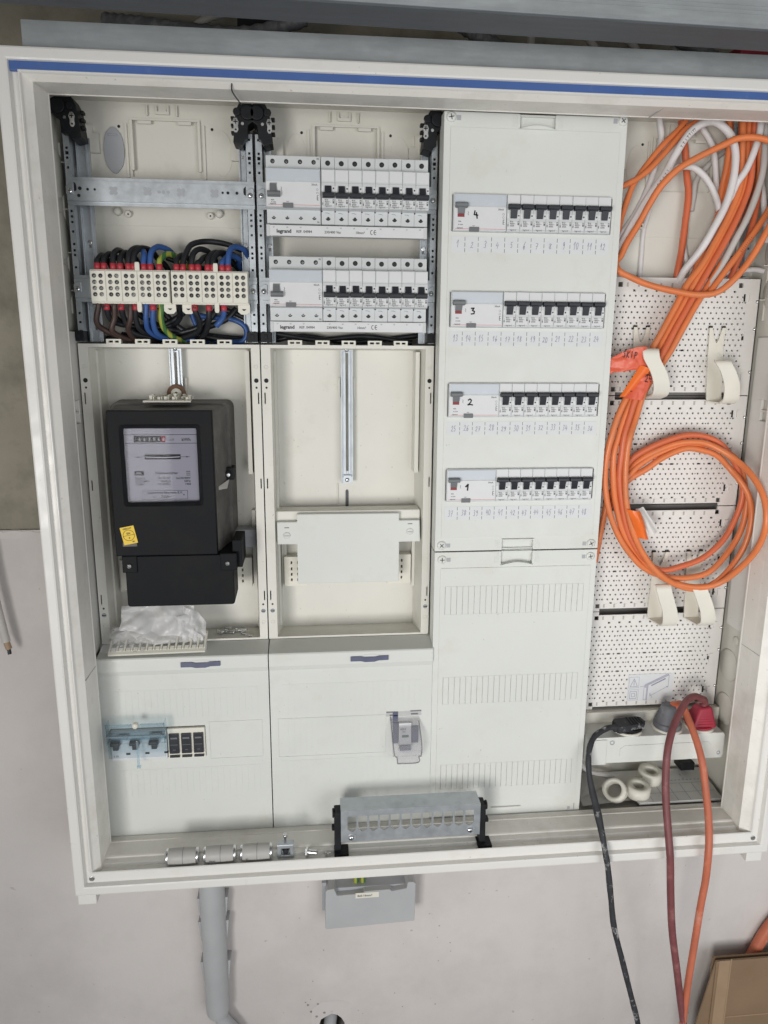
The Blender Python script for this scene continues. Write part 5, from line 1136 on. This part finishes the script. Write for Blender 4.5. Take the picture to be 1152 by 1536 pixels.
mb = MB(); mb.cyl((957,25,131.5),21.5,6,2,24); part('face', mb, PLUGR, A3)
mb = MB()
for i in range(5): mb.box(947+i*.8,973-i*.4,8.2+i*1.0,10.5+i*1.0,141+i*4,142.6+i*4)
part('ridge', mb, PLUGR, A3)
def lead(pts, r, m, label, n=12): return single('power_lead', MB().tube(pts, r, n), m, label, 'power lead', 'power leads hanging out of the cabinet')
lead([(808,12,143),(795,10,144),(784,5,143),(766,-5,139),(755,-15,129),(749,-25,114),(748,-35,90),(751,-45,66),(754,-60,44),(756,-80,17),(758,-94,-8),(762,-98,-31),(771,-96,-82),(782,-94,-143),(803,-92,-214),(825,-90,-288),(839,-90,-337),(850,-90,-400),(852,-90,-520)], lambda t: 4.6+1.6*math.exp(-((t-.46)/.03)**2)+1.2*math.exp(-((t-.40)/.02)**2)+.25*math.sin(t*90), DUSTY, 'black power lead spattered with paint hanging over the lower frame edge')
lead([(962,24,166),(964,25,172),(960,22,180),(950,16,186),(937,10,193),(920,0,194),(902,-15,186),(884,-30,168),(870,-45,147),(863,-55,124),(861,-62,88),(859,-75,53),(859,-88,18),(859,-97,-6),(861,-99,-26),(869,-96,-89),(879,-94,-158),(894,-92,-229),(908,-90,-296),(919,-90,-351),(926,-90,-410),(930,-90,-520)], 5.7, MAROON, 'maroon power lead arching out of the red plug and hanging down')
lead([(914,24,172),(920,20,175),(924,12,165),(925,-8,150),(927,-28,130),(929,-45,104),(930,-60,68),(928,-78,34),(924,-93,4),(922,-99,-24),(924,-96,-67),(922,-94,-115),(920,-92,-190),(918,-90,-268),(917,-90,-345),(920,-90,-410),(922,-90,-520)], 5.7, BRICKO, 'orange red power lead hanging down right of the maroon one')
# niche floor: booklet and plastic rings
mb = MB()
mb.add([(856,4,3),(1001,4,3),(1008,92,3),(840,92,3),(856,4,7),(1001,4,7),(1008,92,11),(840,92,11)], [(0,1,5,4),(1,2,6,5),(2,3,7,6),(3,0,4,7),(4,5,6,7)])
k = single('instruction_booklet', mb, mat('booklet_paper',(.62,.62,.60),.7), 'white instruction booklet lying on the niche floor under the sockets', 'booklet')
mb = MB(); zf = lambda y: 7.15+(y-4)*4/88
def ln(x0,y0,x1,y1,wd): 
    mb.add([(x0,y0,zf(y0)),(x1,y1,zf(y1)),(x1+(wd if y0 != y1 else 0),y1+(0 if y0 != y1 else wd),zf(y1+.3)),(x0+(wd if y0 != y1 else 0),y0+(0 if y0 != y1 else wd),zf(y0+.3))], [(0,1,2,3)])
for y in (26,50): ln(858,y,1000,y,.8)
for x in (880,902,924,946,968): ln(x,5,x+1,50,.8)
for x in range(880,990,7): ln(x,58,x+4,58,1.6)
for x in (900,930,960): ln(x,70,x,76,1.6); ln(x,62,x+3,62,1.6)
part('booklet_print', mb, INKB, k)
mb = MB(); mb.add([(761,10,2.5),(860,20,2.5),(850,98,4),(764,98,4)], [(0,1,2,3)]); mb.add([(765,30,4),(835,70,5),(810,99,9),(764,99,8)], [(0,1,2,3)]); single('plan_sheet', mb, mat('grey_paper',(.50,.49,.46),.7), 'loose grey paper sheet under the white rings on the niche floor', 'paper sheet')
def ring_obj(c, r0, r1, h, tilt, az, label):
    mb = MB().lathe([(r0,0),(r1,0),(r1+.6,2),(r1,h),(r0,h),(r0-.4,h-2),(r0,0)], (0,0,0), 2, 30)
    mb.box(-r1-1.2,-r1+1,-3,3,3,h-3); mb.box(r1-1,r1+1.2,-4,4,3,h-3)
    M = Matrix.Rotation(az,3,'Z') @ Matrix.Rotation(tilt,3,'X'); mb.xf(0, lambda v: M @ v+Vector(c))
    single('plastic_ring', mb, TERM, label, 'plastic ring', 'plastic rings on the niche floor')
ring_obj((824,28,14),13,19,18,.85,-.75,'white plastic ring tilted on its side, leftmost of three under the sockets')
ring_obj((863,30,6),9.5,20,19,.12,0,'white plastic ring lying flat, middle one of three under the sockets')
ring_obj((899,64,10),9.5,20,19,.12,.4,'white plastic ring lying flat, rear one of three under the sockets')
mb = MB().box(960,985,70,96,20,34); single('black_clip', mb, BLACK, 'small black block in the shadow behind the booklet', 'clip', bevel=1)
# ------------------------------------------------------------------ things on the bottom ledge of the frame
def sleeve(x, t, label, marks):
    F = root('fuse_cartridge', label, 'fuse', (x+24,-64,-3), 'grey fuse cartridges on the frame ledge')
    mb = MB(); mb.lathe([(10.6,3),(11.4,4),(12,20),(12,30),(11.2,45)], (x,-64,8.8), 0, 24); part('sleeve', mb, FUSE, F)
    mb = MB(); mb.lathe([(.1,0),(10.2,0),(11.3,1),(11.3,4.4),(10.4,4.6)], (x,-64,8.8), 0, 24); mb.lathe([(10.8,43.6),(11.6,44),(11.6,47),(10.6,48),(.1,48)], (x,-64,8.8), 0, 24); part('metal_cap', mb, CHROME, F)
    mb = MB(); mb.lathe([(12.05,25),(12.08,25.6)], (x,-64,8.8), 0, 24); 
    if marks:
        mb.text(marks, x+9, 2.6, -76.75, 5.5); mb.box(x+8,x+20,-76.7,-76.6,.6,1.2)
    part('print', mb, INKG, F)
sleeve(96,0,'grey fuse cartridge on the bottom ledge, leftmost of three',''); sleeve(150.5,0,'grey fuse cartridge with small print on the bottom ledge, middle of three','50A'); sleeve(204,0,'grey fuse cartridge on the bottom ledge next to the square clamp','E')
J = root('square_clamp', 'small square steel clamp standing on the bottom ledge', 'clamp', (271,-62,-8))
mb = MB(); mb.gplate(259,284,-8,14.8,-68,-56,[(265,278,-2.5,8)]); part('clamp_frame', mb, ZINC, J, bevel=1.4)
mb = MB(); mb.prism([(265,8.4),(268,4),(271.5,6.5),(275,4),(278,8.4),(275,-1),(271.5,-3),(268,-1)], 1, -66, -58); part('jaw', mb, LEVER, J)
mb = MB().lathe([(1.8,0),(1.8,10),(3.4,10),(3.4,14),(.1,14)], (271,-62,14.8), 2, 12); part('clamp_screw', mb, CHROME, J)
J.location[2] += .005
bolt(302,-66,-2.8,-.25,14,'chunky bright bolt lying on the bottom ledge right of the square clamp',None,4.2); 
bolt(330,-68,-2.8,.4,8,'tiny screw lying just left of the black bracket foot',None,1.6)
D = root('rail_bracket', 'grey steel module bracket with twelve openings standing on black feet on the bottom ledge', 'mounting bracket', (462,-65,4))
wins = [(364.4+i*16.35,364.4+i*16.35+13.4,40,66) for i in range(12)]
mb = MB(); mb.gplate(354.5,567.5,23,76,-73.5,-72,wins); mb.box(354.5,567.5,-72,-40,74.6,76); mb.box(354.5,356,-72,-40,60,74.6); mb.box(566,567.5,-72,-40,60,74.6)
for a, b, c, d in wins:
    for tri in ([(a-.1,44.5),(a-.1,39.9),(a+5.2,39.9)],[(b+.1,44.5),(b-5.2,39.9),(b+.1,39.9)]): mb.prism(tri, 1, -73.4, -72.1)
part('face_plate', mb, ZINC, D)
for x, z in ((370,30.5),(552,32)):
    mb = MB(); mb.lathe([(.1,-3.4),(3,-3.2),(4.2,-1.6),(4.4,0)], (x,-73.5,z), 1, 14); mb.stroke([(x-2.5,z),(x+2.5,z)], .8, -77, 1); mb.stroke([(x,z-2.5),(x,z+2.5)], .8, -77, 1); part('bracket_screw', mb, [CHROME,DARKHOLE], D)
    mb = MB().box(x+4,x+8,-75,-73.5,z-3,z+4); part('square_nut', mb, ZINC, D, bevel=.5)
for x0, x1, s in ((345,355,-1),(567,577,1)):
    mb = MB(); mb.prism([(-70,70),(-48,70),(-44,60),(-48,40),(-52,20),(-52,9),(-74,9),(-72,30)], 0, x0, x1); mb.box(x0-4 if s < 0 else x0,x1 if s < 0 else x1+6,-66,-56,38,44); mb.cyl((x0 if s < 0 else x1,-62,66),7,s*3,0,12); part('side_leg', mb, BLACK, D, bevel=1.2)
    mb = MB(); fx = x0-1 if s < 0 else x0-3; mb.box(fx,fx+22,-82,-50,4.2,9); mb.box(fx+3,fx+8,-83,-81,4.2,9.5); mb.box(fx+13,fx+18,-83,-81,4.2,9.5); part('foot', mb, BLACK, D, bevel=1)
    mb = MB()
    for k in range(2): mb.box(fx+4+k*9,fx+8+k*9,-76,-70,9.02,9.2)
    part('foot_slot', mb, DARKHOLE, D)
for o_ in [D]:
    o_.location = (o_.location[0], o_.location[1]+.009, o_.location[2]-.007)
# ------------------------------------------------------------------ wall below and beside the cabinet
CD = root('wall_conduit', 'grey plastic conduit running down the wall below the cabinet', 'conduit', (136,88,-420))
mb = MB(); mb.lathe([(18.5,-430),(20.3,-424),(21,-410),(21.6,-200),(22,-33)], (136,86,0), 2, 28); part('pipe', mb, GREY, CD)
mb = MB().tube([(138,86,-420),(140,86,-436),(150,87,-458),(166,90,-485),(180,92,-530)], 13, 14); part('bent_hose', mb, GREY, CD)
for z in (-215,-262,-345):
    mb = MB()
    for s in (-1,1): mb.prism([(136+s*20,z+26),(136+s*26.5,z+26),(136+s*26.5,z+23),(136+s*22.5,z-12),(136+s*19,z-14)], 1, 84, 108)
    mb.box(116,156,100,108,z-12,z+24); part('pipe_clip', mb, GREY, CD, bevel=1)
X_ = root('earthing_box', 'grey equipotential bonding bar cover on the wall under the cabinet', 'bonding bar', (412,90,-260))
mb = MB(); mb.prism([(333,-253),(487,-248),(489,-246),(490,-172),(486,-168),(476,-168),(474,-180),(448,-184),(444,-180),(400,-181),(396,-185),(352,-186),(347,-172),(336,-173),(332,-177),(331,-250)], 1, 66, 108); part('cover', mb, GREY, X_, bevel=2, seg=3)
mb = MB(); mb.box(326,334,80,108,-226,-170); mb.box(346,478,78,107,-196,-180); part('base', mb, GREYK, X_, bevel=1)
mb = MB(); mb.box(384,425,65.2,65.8,-193,-182.5); mb.text('4x6-16mm²', 387, -190, 65.0, 5.6, 1); part('label_field', mb, [TERM,INKG], X_)
for x, l in ((386,'left one of two yellow and green earth wires entering the grey bonding bar'),(398,'right one of two yellow and green earth wires entering the grey bonding bar')):
    single('earth_wire', MB().tube([(x-4,92,-20),(x-3,94,-90),(x,92,-150),(x+1,90,-190)], 4.6, 10), YGREEN, l, 'wire', 'earth wires of the bonding bar')
# broken hole in the wall with a pipe end
mb = MB(); rg = [(341+26*math.cos(t)*random.uniform(.85,1.1), -512+36*math.sin(t)*random.uniform(.9,1.05)) for t in [i*math.pi/8 for i in range(16)]]
outer = [(316,-560),(366,-470)]
oc = []
for a, b in rg:
    dx, dz = a-341, b+515; k = 1.5*min(25/abs(dx) if dx else 9e9, 45/abs(dz) if dz else 9e9); oc.append((341+dx*k, -515+dz*k))
n = 16; mb.add([(a,107.8,b) for a,b in oc]+[(a,107.8,b) for a,b in rg]+[(a+(341-a)*.12,150,b) for a,b in rg], [(i,(i+1)%n,(i+1)%n+n,i+n) for i in range(n)], 0); 
mb.add([(a,107.8,b) for a,b in rg]+[(341+(a-341)*.8,160,b) for a,b in rg], [(i,(i+1)%n,(i+1)%n+n,i+n) for i in range(n)], 1)
mb.box(316,366,200,204,-560,-470,1)
single('wall_hole', mb, [WALLM,CHIP], kind='structure')
single('pipe_stub', MB().tube([(352,190,-480),(342,140,-500),(334,108,-540),(330,100,-600)], 12, 14), GREY, 'grey pipe coming out of the broken hole at the bottom of the wall', 'pipe')
mb = MB()
for i in range(22):
    x, z = random.uniform(215,700), random.uniform(-500,-260)
    if 320 < x < 492 and z > -256: continue
    r = random.uniform(.5,1.2) if i > 6 else random.uniform(1.2,2.8); 
    if i <= 6: x, z = random.uniform(290,330), random.uniform(-480,-445)
    mb.prism([(x+r*math.cos(t)*random.uniform(.6,1.2), z+r*math.sin(t)*random.uniform(.6,1.2)) for t in [k*math.pi/3.5 for k in range(7)]], 1, 107.4, 108.4)
single('plaster_chips', mb, CHIP, kind='stuff')
W_ = root('cut_cable', 'grey cable with stripped end hanging beside the left edge of the cabinet', 'cable', (-160,84,285))
mb = MB().tube([(-190,84,560),(-176,84,470),(-170,84,396),(-164,84,342),(-158,84,296)], 6.2, 12); part('sheath', mb, GSHEATH, W_)
mb = MB().tube([(-158,84,298),(-156.5,84,290),(-155,84,284)], 5, 10); part('stripped_end', mb, CARDT, W_)
mb = MB().tube([(-155,83,285),(-154,82,276)], 3, 8); part('core', mb, WBLACK, W_)
# flattened cardboard leaning on the wall in the lower right corner
BX = root('cardboard_box', 'flattened brown cardboard box leaning on the wall in the lower right corner', 'cardboard box', (1200,70,-1000))
mb = MB(); mb.gplate(1063,1420,-1000,-377,58,62); mb.gplate(1063,1420,-1000,-380,70,74); part('carton', mb, CARD, BX)
mb = MB(); mb.prism([(1063,-380),(1037,-520),(1034,-640),(1063,-760)], 1, 60, 63); part('side_flap', mb, CARD, BX)
mb = MB(); mb.box(1068,1090,57.2,58.2,-1000,-376); part('tape', mb, CARDT, BX); mb = MB(); mb.box(1090.5,1093,57.3,58.1,-1000,-374); part('cut_edge', mb, CARDT, BX)
mb = MB(); mb.box(1094,1420,57.2,58.1,-506,-504); part('crease', mb, CARDT, BX)
single('power_lead', MB().tube([(1290,90,-190),(1230,92,-280),(1180,92,-350),(1150,92,-430),(1140,92,-520)], 11, 12), BRICKO, 'orange hose against the wall behind the flattened cardboard', 'hose')
